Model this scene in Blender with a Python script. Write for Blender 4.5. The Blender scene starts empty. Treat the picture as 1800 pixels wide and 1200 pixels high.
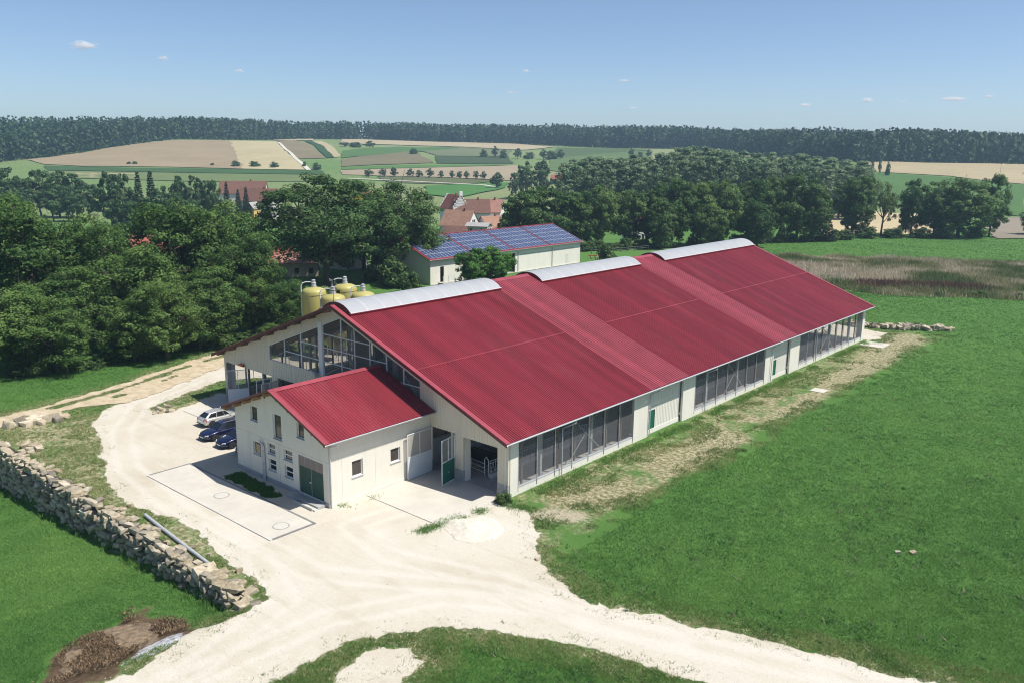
import bpy, bmesh, math, random
import numpy as np
from mathutils import Vector, Matrix, Euler

# ------------------------------------------------------------------ scene, camera, light
sc = bpy.context.scene
COL = sc.collection
R = math.radians

YAW, PITCH, ROLL = -0.7165, 0.2227, 0.0098
CX, CY, CZ = 64.246, -47.992, 27.881
cam_d = bpy.data.cameras.new('camera')
cam_d.sensor_width = 36.0
cam_d.lens = 30.09
cam_d.clip_start = 0.5
cam_d.clip_end = 30000
cam = bpy.data.objects.new('camera', cam_d)
COL.objects.link(cam)
_f = Vector((math.sin(YAW) * math.cos(PITCH), math.cos(YAW) * math.cos(PITCH), -math.sin(PITCH)))
_r0 = Vector((math.cos(YAW), -math.sin(YAW), 0))
_u0 = _r0.cross(_f)
_r = _r0 * math.cos(ROLL) + _u0 * math.sin(ROLL)
_u = -_r0 * math.sin(ROLL) + _u0 * math.cos(ROLL)
cam.matrix_world = Matrix(((_r.x, _u.x, -_f.x, CX), (_r.y, _u.y, -_f.y, CY), (_r.z, _u.z, -_f.z, CZ), (0, 0, 0, 1)))
sc.camera = cam

SUN = Vector((3.1, 1.62, 5.77)).normalized()
SUN_EL = math.asin(SUN.z)
SUN_AZ = math.atan2(SUN.x, SUN.y)
wd = bpy.data.worlds.new('World')
sc.world = wd
wd.use_nodes = True
nt = wd.node_tree
sky = nt.nodes.new('ShaderNodeTexSky')
sky.sky_type = 'NISHITA'
sky.sun_disc = False
sky.sun_elevation = SUN_EL
sky.sun_rotation = SUN_AZ
sky.altitude = 3000
sky.air_density = 1.0
sky.dust_density = 8.0
sky.ozone_density = 3.0
nt.links.new(sky.outputs[0], nt.nodes['Background'].inputs[0])
nt.nodes['Background'].inputs[1].default_value = 0.102
sl = bpy.data.lights.new('sun', 'SUN')
sl.energy = 4.6
sl.angle = R(0.53)
sl.color = (1.0, 0.955, 0.88)
so = bpy.data.objects.new('sun', sl)
COL.objects.link(so)
so.rotation_euler = SUN.to_track_quat('Z', 'Y').to_euler()
so.location = (0, 0, 200)

sc.view_settings.view_transform = 'Standard'
sc.view_settings.look = 'None'
sc.view_settings.exposure = 0.42
sc.view_settings.gamma = 1.0
sc.view_settings.use_curve_mapping = False
sc.render.engine = 'CYCLES'
cy = sc.cycles
cy.max_bounces = 6
cy.diffuse_bounces = 3
cy.glossy_bounces = 3
cy.transmission_bounces = 4
cy.transparent_max_bounces = 16
cy.volume_bounces = 5
cy.max_bounces = 8
cy.use_denoising = True
cy.denoiser = 'OPENIMAGEDENOISE'
cy.denoising_input_passes = 'RGB_ALBEDO_NORMAL'
cy.denoising_prefilter = 'ACCURATE'
cy.filter_width = 1.1
cy.caustics_reflective = False
cy.caustics_refractive = False
sc.render.film_transparent = False

rnd = random.Random(7)
rng = np.random.default_rng(11)

# ------------------------------------------------------------------ terrain
C2 = np.array([64.25, -47.99])
VV = np.array([math.sin(YAW), math.cos(YAW)])
UU = np.array([math.cos(YAW), -math.sin(YAW)])
RV = np.array([-500, 230, 270, 330, 420, 500, 600, 700, 800, 900, 1000, 1300, 1800, 3000, 7000.])
RS = np.array([-.8, -.4, 0, .4, .8])
RZ = np.array([[0]*5, [0]*5, [-2, -2, -1, 0, 0], [-5, -7, -7, -1, 0], [-6, -6, -6, -2, -1], [-5, -4, -3, 1, 1], [-3, 0, 0, 8, 6],
               [2, 4, 4, 17, 13], [11, 14, 10, 22, 20], [23, 24, 15, 25, 25], [33, 33, 21, 28, 29], [40, 39, 36, 34, 35],
               [44, 44, 42, 40, 40], [40]*5, [0]*5], float)
def farz(u, v):
    s = np.clip(u / np.maximum(v, 60), -.8, .8)
    i = np.clip(np.searchsorted(RV, v) - 1, 0, len(RV) - 2)
    t = np.clip((v - RV[i]) / (RV[i+1] - RV[i]), 0, 1)
    t = t*t*(3 - 2*t)*.5 + t*.5
    j = np.clip(np.searchsorted(RS, s) - 1, 0, 3)
    w = (s - RS[j]) / (RS[j+1] - RS[j])
    w = w*w*(3 - 2*w)
    a = RZ[i, j]*(1-w) + RZ[i, j+1]*w
    b = RZ[i+1, j]*(1-w) + RZ[i+1, j+1]*w
    return a*(1-t) + b*t
def ss(x, a, b):
    t = np.clip((x - a) / (b - a), 0, 1)
    return t*t*(3 - 2*t)
def wall_drop(x):
    return .7 + 2.4*np.clip((21 - x)/36, 0, 1)
def height(x, y):
    x = np.asarray(x, float); y = np.asarray(y, float)
    u = (x - C2[0])*UU[0] + (y - C2[1])*UU[1]
    v = (x - C2[0])*VV[0] + (y - C2[1])*VV[1]
    return farz(u, v) - wall_drop(x)*ss(-y, 21.9, 22.7)*ss(-x, -21, -18)
def hz(x, y):
    return float(height(x, y))

# value noise on the plane (numpy) for masks and scattering
_perm = np.random.default_rng(5).random((256, 256))
def vnoise(x, y, s=1.0):
    x = np.asarray(x, float)*s; y = np.asarray(y, float)*s
    xi = np.floor(x).astype(int); yi = np.floor(y).astype(int)
    fx = x - xi; fy = y - yi
    fx = fx*fx*(3-2*fx); fy = fy*fy*(3-2*fy)
    a = _perm[xi % 256, yi % 256]; b = _perm[(xi+1) % 256, yi % 256]
    c = _perm[xi % 256, (yi+1) % 256]; d = _perm[(xi+1) % 256, (yi+1) % 256]
    return (a*(1-fx)+b*fx)*(1-fy) + (c*(1-fx)+d*fx)*fy
def fbm(x, y, s=1.0, o=4):
    t = 0; a = .5; n = 0
    for k in range(o):
        t = t + a*vnoise(np.asarray(x)+17.3*k, np.asarray(y)-9.1*k, s*2**k); n += a; a *= .5
    return t / n
def poly_sdf(px, py, poly):
    """signed distance to a polygon, negative inside"""
    poly = np.array(poly, float)
    d = np.full(px.shape, 1e9); inside = np.zeros(px.shape, bool)
    n = len(poly)
    for i in range(n):
        ax, ay = poly[i]; bx, by = poly[(i+1) % n]
        ex, ey = bx-ax, by-ay
        wx, wy = px-ax, py-ay
        t = np.clip((wx*ex+wy*ey)/(ex*ex+ey*ey+1e-9), 0, 1)
        d = np.minimum(d, np.hypot(wx-ex*t, wy-ey*t))
        c = ((ay <= py) & (by > py)) | ((by <= py) & (ay > py))
        with np.errstate(divide='ignore', invalid='ignore'):
            xx = ax + (py-ay)/(by-ay+1e-12)*ex
        inside ^= c & (px < xx)
    return np.where(inside, -d, d)
def line_sdf(px, py, pts, w):
    d = np.full(px.shape, 1e9)
    for (ax, ay), (bx, by) in zip(pts[:-1], pts[1:]):
        ex, ey = bx-ax, by-ay
        t = np.clip(((px-ax)*ex+(py-ay)*ey)/(ex*ex+ey*ey), 0, 1)
        d = np.minimum(d, np.hypot(px-ax-ex*t, py-ay-ey*t))
    return d - w

YARD = [(-22.5, -13.2), (-14.3, -16.0), (-7.1, -18.9), (-2.2, -19.7), (3.2, -19.6), (7.9, -19.0), (12.5, -19.6), (15.2, -20.0), (17.8, -20.1),
        (20.4, -21.0), (21.1, -22.6), (20.8, -26.6), (21.5, -28.3), (21.9, -31.4), (22.0, -45), (30.5, -42), (28.6, -30), (28.2, -25.4), (27.8, -23.7), (27.9, -21.0), (29.4, -18.0),
        (30.5, -16.3), (33.0, -14.4), (36.5, -12.8), (40.4, -11.6), (45.7, -10.1), (70, -4), (90, 2), (90, 8), (70, 2.5), (54.8, -1.8), (50.7, -3.1),
        (44.8, -5.0), (39.9, -6.5), (36.3, -7.5), (33.4, -7.2), (30.8, -6.4), (28.6, -4.4), (27.0, -2.1), (24.6, -0.4), (21.5, 0.9),
        (12, 1.5), (-22, 1.5), (-23.3, 1.2), (-20.4, -6.3), (-21.2, -7.9), (-23.6, -7.2), (-26.2, -1.0), (-27.8, 4.3), (-23.5, 12), (-24.5, 40), (-30, 40), (-33, 14), (-34.8, 7), (-31.0, 0), (-28.5, -5.6), (-26.5, -9.8)]
TRACKS = [([(-75, -60), (-52, -36), (-38, -26), (-29.6, -19.6), (-30.8, -12.2), (-33.6, -3.4), (-37.4, 5.5), (-39.6, 13), (-42, 40), (-45, 70)], 1.7),
          ([(-30.8, -12.2), (-28.5, -7.5), (-31.5, 0), (-34.5, 6), (-37.6, 11)], 1.3)]
PATCH = [(29.9, -23.0), (30.9, -24.2), (33.4, -21.8), (32.8, -19.3), (31.1, -19.1), (29.8, -20.8)]
BACKYARD = [(-24, 83), (22, 82.5), (23, 84.5), (22, 90), (10, 92), (-24, 92)]
DIRT = [(25.0, 4.5), (27.2, 9.4), (27.0, 17.0), (27.1, 24.3), (26.7, 35.0), (26.7, 48.4), (27.3, 61.5), (26.2, 78.0), (26, 90)]

def track_sdf(x, y):
    d = np.minimum(line_sdf(x, y, TRACKS[0][0], 1.75), line_sdf(x, y, TRACKS[1][0], 1.4))
    med = line_sdf(x, y, [(-31, -14), (-33.5, -4), (-36.5, 3), (-39.5, 13)], .45)
    return np.maximum(d, -med) + (fbm(x, y, .6, 4)-.5)*1.6
def gravel_sdf(x, y):
    return np.minimum(yard_sdf(x, y), track_sdf(x, y))
def yard_sdf(x, y):
    d = poly_sdf(x, y, YARD)
    d = np.minimum(d, poly_sdf(x, y, PATCH))
    d = np.minimum(d, poly_sdf(x, y, BACKYARD))
    return d + (fbm(x, y, .4, 5)-.5)*1.5 + (fbm(x, y, 2.2, 3)-.5)*.7

# ------------------------------------------------------------------ materials
MATS = {}
def nodes_of(name):
    m = bpy.data.materials.new(name)
    m.use_nodes = True
    n = m.node_tree.nodes
    return m, n, m.node_tree.links, n['Principled BSDF']
def mat(name, col, rough=.7, var=.12, scale=2.0, bump=0.0, bscale=30.0, metal=0.0, spec=.4, dirt=0.0, dirtcol=(.25, .22, .18), stretch=None, coat=0.0):
    if name in MATS: return MATS[name]
    m, n, l, p = nodes_of(name)
    p.inputs['Roughness'].default_value = rough
    p.inputs['Metallic'].default_value = metal
    p.inputs['Specular IOR Level'].default_value = spec
    if coat: p.inputs['Coat Weight'].default_value = coat; p.inputs['Coat Roughness'].default_value = .05
    tc = n.new('ShaderNodeTexCoord')
    vec = tc.outputs['Object']
    if stretch:
        mp = n.new('ShaderNodeMapping'); mp.inputs['Scale'].default_value = stretch
        l.new(vec, mp.inputs['Vector']); vec = mp.outputs['Vector']
    nz = n.new('ShaderNodeTexNoise'); nz.inputs['Scale'].default_value = scale; nz.inputs['Detail'].default_value = 6
    nz.inputs['Roughness'].default_value = .65
    l.new(vec, nz.inputs['Vector'])
    cr = n.new('ShaderNodeValToRGB')
    a, b = cr.color_ramp.elements
    a.position, b.position = .3, .7
    a.color = tuple(max(0, c*(1-var)) for c in col) + (1,)
    b.color = tuple(min(1, c*(1+var)) for c in col) + (1,)
    l.new(nz.outputs['Fac'], cr.inputs['Fac'])
    out = cr.outputs['Color']
    if dirt:
        nd = n.new('ShaderNodeTexNoise'); nd.inputs['Scale'].default_value = scale*.35; nd.inputs['Detail'].default_value = 8
        nd.inputs['Roughness'].default_value = .75
        l.new(vec, nd.inputs['Vector'])
        mr = n.new('ShaderNodeMapRange'); mr.inputs['From Min'].default_value = .52; mr.inputs['From Max'].default_value = .75
        mr.inputs['To Max'].default_value = dirt
        l.new(nd.outputs['Fac'], mr.inputs['Value'])
        mx = n.new('ShaderNodeMix'); mx.data_type = 'RGBA'
        l.new(mr.outputs['Result'], mx.inputs['Factor']); l.new(out, mx.inputs['A']); mx.inputs['B'].default_value = dirtcol + (1,)
        out = mx.outputs['Result']
    l.new(out, p.inputs['Base Color'])
    if bump:
        nb = n.new('ShaderNodeTexNoise'); nb.inputs['Scale'].default_value = bscale; nb.inputs['Detail'].default_value = 4
        l.new(tc.outputs['Object'], nb.inputs['Vector'])
        bp = n.new('ShaderNodeBump'); bp.inputs['Strength'].default_value = bump; bp.inputs['Distance'].default_value = .05
        l.new(nb.outputs['Fac'], bp.inputs['Height']); l.new(bp.outputs['Normal'], p.inputs['Normal'])
    MATS[name] = m
    return m
def leaf_mat(name, dark, light, transl=.25, objvar=.25, mid=None):
    """foliage: per-leaf tint attribute plus a little translucency"""
    if name in MATS: return MATS[name]
    m, n, l, p = nodes_of(name)
    at = n.new('ShaderNodeAttribute'); at.attribute_name = 'tint'
    oi = n.new('ShaderNodeObjectInfo')
    ma = n.new('ShaderNodeMath'); ma.operation = 'MULTIPLY_ADD'
    l.new(oi.outputs['Random'], ma.inputs[0]); ma.inputs[1].default_value = objvar; ma.inputs[2].default_value = -objvar*.5
    ad = n.new('ShaderNodeMath'); ad.operation = 'ADD'; ad.use_clamp = True
    l.new(at.outputs['Fac'], ad.inputs[0]); l.new(ma.outputs[0], ad.inputs[1])
    cr = n.new('ShaderNodeValToRGB')
    a, b = cr.color_ramp.elements
    a.position, b.position = 0.0, 1.0
    a.color = dark + (1,); b.color = light + (1,)
    if mid: q = cr.color_ramp.elements.new(.5); q.color = mid + (1,)
    l.new(ad.outputs[0], cr.inputs['Fac'])
    l.new(cr.outputs['Color'], p.inputs['Base Color'])
    p.inputs['Roughness'].default_value = .6
    p.inputs['Specular IOR Level'].default_value = .2
    if transl:
        tr = n.new('ShaderNodeBsdfTranslucent')
        l.new(cr.outputs['Color'], tr.inputs['Color'])
        mx = n.new('ShaderNodeMixShader'); mx.inputs[0].default_value = transl
        l.new(p.outputs[0], mx.inputs[1]); l.new(tr.outputs[0], mx.inputs[2])
        l.new(mx.outputs[0], n['Material Output'].inputs['Surface'])
    MATS[name] = m
    return m
def net_mat(name, col, open_):
    """woven net or bird screen: partly open weave"""
    if name in MATS: return MATS[name]
    m, n, l, p = nodes_of(name)
    p.inputs['Base Color'].default_value = col + (1,)
    p.inputs['Roughness'].default_value = .6
    tr = n.new('ShaderNodeBsdfTransparent')
    mx = n.new('ShaderNodeMixShader'); mx.inputs[0].default_value = open_
    l.new(p.outputs[0], mx.inputs[1]); l.new(tr.outputs[0], mx.inputs[2])
    l.new(mx.outputs[0], n['Material Output'].inputs['Surface'])
    MATS[name] = m
    return m
def glass_mat(name, col=(.015, .02, .028), rough=.06):
    return mat(name, col, rough=rough, var=.3, scale=.6, spec=.7)

M_RED = mat('red_sheet', (.212, .022, .033), .46, .14, .5, spec=.35, dirt=.5, dirtcol=(.27, .075, .08), stretch=(.12, 1.2, 1))
M_RED2 = mat('red_strip_sheet', (.295, .052, .068), .42, .12, .5, spec=.45, dirt=.18, dirtcol=(.34, .11, .12))
def sheet_variation(m, width):
    n = m.node_tree.nodes; l = m.node_tree.links; p = n['Principled BSDF']
    src = p.inputs['Base Color'].links[0].from_socket
    tc = n.new('ShaderNodeTexCoord'); sx = n.new('ShaderNodeSeparateXYZ'); l.new(tc.outputs['Object'], sx.inputs[0])
    d = n.new('ShaderNodeMath'); d.operation = 'DIVIDE'; l.new(sx.outputs['Y'], d.inputs[0]); d.inputs[1].default_value = width
    f = n.new('ShaderNodeMath'); f.operation = 'FLOOR'; l.new(d.outputs[0], f.inputs[0])
    w = n.new('ShaderNodeTexWhiteNoise'); w.noise_dimensions = '1D'; l.new(f.outputs[0], w.inputs['W'])
    mr = n.new('ShaderNodeMapRange'); mr.inputs['To Min'].default_value = .86; mr.inputs['To Max'].default_value = 1.14; l.new(w.outputs['Value'], mr.inputs['Value'])
    vm = n.new('ShaderNodeVectorMath'); vm.operation = 'SCALE'; l.new(src, vm.inputs[0]); l.new(mr.outputs[0], vm.inputs['Scale'])
    l.new(vm.outputs[0], p.inputs['Base Color'])
sheet_variation(M_RED, 1.0); sheet_variation(M_RED2, 1.2)
M_REDTRIM = mat('red_trim', (.30, .025, .045), .45, .1, 1.5, dirt=.15, dirtcol=(.3, .1, .1))
M_CREAM = mat('cream_cladding', (.64, .59, .485), .5, .05, .8, dirt=.18, dirtcol=(.45, .41, .33), stretch=(1, 1, .3))
M_WHITEPANEL = mat('white_panel', (.73, .695, .615), .55, .05, .7, dirt=.2, dirtcol=(.50, .46, .38), stretch=(1, 1, .25))
M_PLASTER = mat('cream_plaster', (.71, .675, .59), .85, .05, 1.2, bump=.15, bscale=60, dirt=.15, dirtcol=(.5, .47, .4), stretch=(1, 1, .4))
M_PLINTH = mat('plinth_concrete', (.36, .36, .35), .85, .15, 1.5, bump=.2, dirt=.5, dirtcol=(.22, .21, .19))
M_CONC = mat('light_concrete', (.52, .50, .455), .85, .10, .6, bump=.2, bscale=25, dirt=.5, dirtcol=(.40, .37, .31))
M_CONC2 = mat('pad_concrete', (.525, .495, .43), .85, .08, .5, bump=.2, bscale=25, dirt=.45, dirtcol=(.45, .42, .36))
M_FLOOR = mat('stable_floor', (.40, .385, .355), .8, .2, .5, bump=.2, dirt=.5, dirtcol=(.26, .24, .20))
M_GALV = mat('galvanised_steel', (.50, .52, .54), .45, .15, 4, metal=.25, spec=.5)
M_WHITESTEEL = mat('white_steel', (.66, .68, .69), .4, .08, 3)
M_WOOD = mat('timber_purlin', (.19, .135, .10), .8, .25, 3, stretch=(1, .1, 1))
M_WOOD2 = mat('glulam_timber', (.34, .20, .10), .7, .2, 3, stretch=(4, 1, 1))
M_GREEN = mat('green_door', (.008, .115, .075), .45, .12, 2, spec=.4)
M_DKGREEN = mat('dark_green_door', (.022, .075, .052), .55, .2, 2, dirt=.3, dirtcol=(.05, .09, .07))
M_NET = net_mat('wind_net', (.24, .24, .25), .68)
M_NET2 = net_mat('gable_net', (.10, .105, .12), .52)
M_MESHBEIGE = net_mat('door_mesh', (.45, .42, .38), .30)
M_GLASS = glass_mat('window_glass')
M_ARCH = mat('arched_polycarbonate', (.54, .56, .58), .35, .05, .5, spec=.5, dirt=.25, dirtcol=(.40, .41, .42))
_n = M_ARCH.node_tree.nodes; _l = M_ARCH.node_tree.links
_t = _n.new('ShaderNodeBsdfTranslucent'); _t.inputs[0].default_value = (.75, .78, .80, 1)
_m = _n.new('ShaderNodeMixShader'); _m.inputs[0].default_value = .35
_l.new(_n['Principled BSDF'].outputs[0], _m.inputs[1]); _l.new(_t.outputs[0], _m.inputs[2]); _l.new(_m.outputs[0], _n['Material Output'].inputs['Surface'])
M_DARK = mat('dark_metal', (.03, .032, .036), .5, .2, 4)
M_BLACK = mat('black_rubber', (.014, .014, .015), .75, .2, 8)
M_WHITE = mat('white_frame', (.74, .75, .76), .45, .05, 3)
M_YELLOW = mat('yellow_fibreglass', (.40, .365, .12), .5, .12, .5, spec=.45, dirt=.5, dirtcol=(.30, .29, .14), stretch=(1, 1, .25))

# ------------------------------------------------------------------ mesh helpers
class MB:
    def __init__(s): s.v = []; s.f = []; s.mi = []
    def quad(s, *p, m=0):
        i = len(s.v); s.v += [tuple(q) for q in p]; s.f.append(tuple(range(i, i+len(p)))); s.mi.append(m); return s
    def box(s, a, b, m=0):
        (x0, y0, z0), (x1, y1, z1) = a, b
        i = len(s.v)
        s.v += [(x0,y0,z0),(x1,y0,z0),(x1,y1,z0),(x0,y1,z0),(x0,y0,z1),(x1,y0,z1),(x1,y1,z1),(x0,y1,z1)]
        for f in ((0,3,2,1),(4,5,6,7),(0,1,5,4),(1,2,6,5),(2,3,7,6),(3,0,4,7)):
            s.f.append(tuple(i+k for k in f)); s.mi.append(m)
        return s
    def hexa(s, p, m=0):
        i = len(s.v); s.v += [tuple(q) for q in p]
        for f in ((0,3,2,1),(4,5,6,7),(0,1,5,4),(1,2,6,5),(2,3,7,6),(3,0,4,7)):
            s.f.append(tuple(i+k for k in f)); s.mi.append(m)
        return s
    def bar(s, p, q, w, h=None, up=(0,0,1)):
        h = h or w
        p = Vector(p); q = Vector(q); d = (q-p).normalized(); upv = Vector(up)
        if abs(d.dot(upv)) > .98: upv = Vector((0,1,0))
        a = d.cross(upv).normalized()*w/2; b = a.cross(d).normalized()*h/2
        return s.hexa([p-a-b, p+a-b, q+a-b, q-a-b, p-a+b, p+a+b, q+a+b, q-a+b])
    def tube(s, pts, rad, n=8, cap=True):
        pts = [Vector(p) for p in pts]
        if not hasattr(rad, '__len__'): rad = [rad]*len(pts)
        rings = []
        prev = None
        for k, p in enumerate(pts):
            d = (pts[min(k+1, len(pts)-1)] - pts[max(k-1, 0)]).normalized()
            if prev is None:
                a = d.cross(Vector((0,0,1)))
                if a.length < .05: a = d.cross(Vector((1,0,0)))
            else: a = prev - d*prev.dot(d)
            a.normalize(); prev = a; b = d.cross(a)
            i = len(s.v)
            for j in range(n):
                t = 2*math.pi*j/n
                s.v.append(tuple(p + (a*math.cos(t)+b*math.sin(t))*rad[k]))
            rings.append(i)
        for r0, r1 in zip(rings[:-1], rings[1:]):
            for j in range(n):
                s.f.append((r0+j, r0+(j+1)%n, r1+(j+1)%n, r1+j)); s.mi.append(0)
        if cap:
            s.f.append(tuple(rings[0]+j for j in reversed(range(n)))); s.mi.append(0)
            s.f.append(tuple(rings[-1]+j for j in range(n))); s.mi.append(0)
        return s
    def lathe(s, prof, c=(0,0,0), n=16, axis='z'):
        rings = []
        for r, z in prof:
            i = len(s.v); rings.append(i)
            for j in range(n):
                t = 2*math.pi*j/n
                if axis == 'z': s.v.append((c[0]+r*math.cos(t), c[1]+r*math.sin(t), c[2]+z))
                elif axis == 'x': s.v.append((c[0]+z, c[1]+r*math.cos(t), c[2]+r*math.sin(t)))
                else: s.v.append((c[0]+r*math.sin(t), c[1]+z, c[2]+r*math.cos(t)))
        for r0, r1 in zip(rings[:-1], rings[1:]):
            for j in range(n):
                s.f.append((r0+j, r0+(j+1)%n, r1+(j+1)%n, r1+j)); s.mi.append(0)
        s.f.append(tuple(rings[0]+j for j in reversed(range(n)))); s.mi.append(0)
        s.f.append(tuple(rings[-1]+j for j in range(n))); s.mi.append(0)
        return s
    def mesh(s, name, mats, smooth=False):
        me = bpy.data.meshes.new(name)
        me.from_pydata(s.v, [], s.f)
        if not isinstance(mats, (list, tuple)): mats = [mats]
        for m in mats: me.materials.append(m)
        if len(mats) > 1: me.polygons.foreach_set('material_index', s.mi)
        if smooth: me.polygons.foreach_set('use_smooth', [True]*len(me.polygons))
        me.update()
        return me
    def build(s, name, mats, parent=None, smooth=False, bevel=0, fix=True):
        me = s.mesh(name, mats, smooth)
        if fix:
            bm = bmesh.new(); bm.from_mesh(me); bmesh.ops.recalc_face_normals(bm, faces=bm.faces); bm.to_mesh(me); bm.free()
        o = bpy.data.objects.new(name, me)
        COL.objects.link(o)
        if parent: o.parent = parent
        if bevel:
            md = o.modifiers.new('bevel', 'BEVEL'); md.width = bevel; md.segments = 2; md.limit_method = 'ANGLE'
        return o
def add(name, me, parent=None, loc=None, rot=None, scale=None):
    o = bpy.data.objects.new(name, me); COL.objects.link(o)
    if parent: o.parent = parent
    if loc is not None: o.location = loc
    if rot is not None: o.rotation_euler = rot
    if scale is not None: o.scale = scale
    return o
def tag(o, label=None, cat=None, group=None, kind=None):
    if label: o['label'] = label
    if cat: o['category'] = cat
    if group: o['group'] = group
    if kind: o['kind'] = kind
    return o
def thing(name, label, cat, loc=(0,0,0), rz=0, group=None):
    o = bpy.data.objects.new(name, None); COL.objects.link(o)
    o.empty_display_size = .3
    o.location = loc; o.rotation_euler = (0, 0, rz)
    return tag(o, label, cat, group)
def np_mesh(name, verts, nper, mats, tint=None, smooth=False):
    """mesh of separate polygons with nper corners each (numpy, fast)"""
    verts = np.asarray(verts, np.float32).reshape(-1, 3)
    nv = len(verts); nf = nv//nper
    me = bpy.data.meshes.new(name)
    me.vertices.add(nv); me.vertices.foreach_set('co', verts.ravel())
    me.loops.add(nv); me.loops.foreach_set('vertex_index', np.arange(nv, dtype=np.int32))
    me.polygons.add(nf); me.polygons.foreach_set('loop_start', np.arange(0, nv, nper, dtype=np.int32))
    if tint is not None:
        a = me.attributes.new('tint', 'FLOAT', 'FACE'); a.data.foreach_set('value', np.asarray(tint, np.float32))
    for m in (mats if isinstance(mats, (list, tuple)) else [mats]): me.materials.append(m)
    me.update(); me.validate()
    return me

def wall_strips(mb, axis, c, t, a0, a1, zb, ztop, openings, breaks=(), sgn=1, step=None):
    """Wall in a plane (axis 'y': y=c running along x; 'x': x=c running along y), thickness t going to the inside (c + sgn*t),
    from zb up to ztop(a), with rectangular or sloped openings (lo, hi, zlo, zhi) where zlo/zhi are numbers or functions."""
    xs = {a0, a1, *[b for b in breaks if a0 < b < a1]}
    for o in openings:
        for q in o[:2]:
            if a0 < q < a1: xs.add(q)
    xs = sorted(xs)
    ev = lambda f, a: f(a) if callable(f) else f
    P = (lambda a, d, z: (a, c+sgn*d, z)) if axis == 'y' else (lambda a, d, z: (c+sgn*d, a, z))
    segs = []
    for l, r in zip(xs[:-1], xs[1:]):
        if r-l < 1e-4: continue
        ops = sorted([o for o in openings if o[0] < (l+r)/2 < o[1]], key=lambda o: ev(o[2], (l+r)/2))
        lo = zb
        for o in ops:
            if ev(o[2], (l+r)/2) - ev(lo, (l+r)/2) > .01: segs.append((l, r, lo, o[2]))
            lo = o[3]
        segs.append((l, r, lo, ztop))
    for l, r, lo, hi in segs:
        p = [P(l,0,ev(lo,l)), P(r,0,ev(lo,r)), P(r,t,ev(lo,r)), P(l,t,ev(lo,l)), P(l,0,ev(hi,l)), P(r,0,ev(hi,r)), P(r,t,ev(hi,r)), P(l,t,ev(hi,l))]
        mb.hexa(p)
    return segs
def ribs_on(mb, axis, c, segs, pitch, w, h, out):
    """vertical trapezoid ribs standing proud of wall segments"""
    for l, r, lo, hi in segs:
        ev = lambda f, a: f(a) if callable(f) else f
        k = math.ceil(l/pitch)
        while k*pitch + w < r:
            a = k*pitch; k += 1
            if a < l+.01: continue
            z0, z1, z2 = max(ev(lo, a), ev(lo, a+w))+.002, ev(hi, a)-.002, ev(hi, a+w)-.002
            b = a+w*.22; d = a+w*.78
            pr = (lambda q, dd, z: (q, c-out*dd, z)) if axis == 'y' else (lambda q, dd, z: (c-out*dd, q, z))
            mb.quad(pr(a,0,z0), pr(b,h,z0), pr(b,h,z1), pr(a,0,z1))
            mb.quad(pr(b,h,z0), pr(d,h,z0), pr(d,h,min(z1,z2)), pr(b,h,min(z1,z2)))
            mb.quad(pr(d,h,z0), pr(a+w,0,z0), pr(a+w,0,z2), pr(d,h,z2))
def rib_sheet(mb, y0, y1, pitch, h, top, bot, thick=.05):
    """profiled roof sheet from ridge edge top=(x,z) to eave edge bot=(x,z), ribs running down the slope, spaced along y"""
    n = max(1, round((y1-y0)/pitch)); p = (y1-y0)/n
    dx, dz = bot[0]-top[0], bot[1]-top[1]
    L = math.hypot(dx, dz); nx, nz = -dz/L, dx/L
    if nz < 0: nx, nz = -nx, -nz
    prof = []
    for k in range(n):
        a = y0+k*p
        prof += [(a, 0), (a+.34*p, 0), (a+.50*p, h), (a+.84*p, h)]
    prof.append((y1, 0))
    i = len(mb.v)
    for y, q in prof:
        mb.v.append((top[0]+nx*q, y, top[1]+nz*q)); mb.v.append((bot[0]+nx*q, y, bot[1]+nz*q))
    for k in range(len(prof)-1):
        a = i+2*k
        mb.f.append((a, a+1, a+3, a+2)); mb.mi.append(0)
    # underside
    q = -thick
    mb.quad((top[0]+nx*q, y0, top[1]+nz*q), (bot[0]+nx*q, y0, bot[1]+nz*q), (bot[0]+nx*q, y1, bot[1]+nz*q), (top[0]+nx*q, y1, top[1]+nz*q))
    for y in (y0, y1):
        mb.quad((top[0], y, top[1]), (bot[0], y, bot[1]), (bot[0]+nx*q, y, bot[1]+nz*q), (top[0]+nx*q, y, top[1]+nz*q))
    for e in (top, bot):
        mb.quad((e[0], y0, e[1]), (e[0], y1, e[1]), (e[0]+nx*q, y1, e[1]+nz*q), (e[0]+nx*q, y0, e[1]+nz*q))
# ------------------------------------------------------------------ ground
def axis_pts(segs):
    out = []
    for a, b, st in segs:
        n = max(1, int(round((b-a)/st)))
        out += list(np.linspace(a, b, n, endpoint=False))
    out.append(segs[-1][1])
    return np.array(out)
gu = axis_pts([(-4200, -1200, 150), (-1200, -500, 35), (-500, -150, 10), (-150, -75, 2.5), (-75, 70, .7), (70, 150, 2.5), (150, 500, 10), (500, 1200, 35), (1200, 4200, 150)])
gv = axis_pts([(-600, -60, 60), (-60, 12, 6), (12, 165, .7), (165, 260, 2.5), (260, 500, 8), (500, 1400, 18), (1400, 2600, 60), (2600, 4200, 200)])
GU, GV = np.meshgrid(gu, gv)
GX = C2[0] + GU*UU[0] + GV*VV[0]
GY = C2[1] + GU*UU[1] + GV*VV[1]
GZ = height(GX, GY)
near = (GV < 190) & (GV > -30) & (np.abs(GU) < 130)
sd = np.full(GX.shape, 60.0)
sd[near] = gravel_sdf(GX[near], GY[near])
mask = np.zeros(GX.shape+(4,), np.float32)
mask[..., 0] = 1-ss(sd, -.4, .55)                                   # stony fringe under and beside the gravel
dd = np.full(GX.shape, 60.0)
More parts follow.
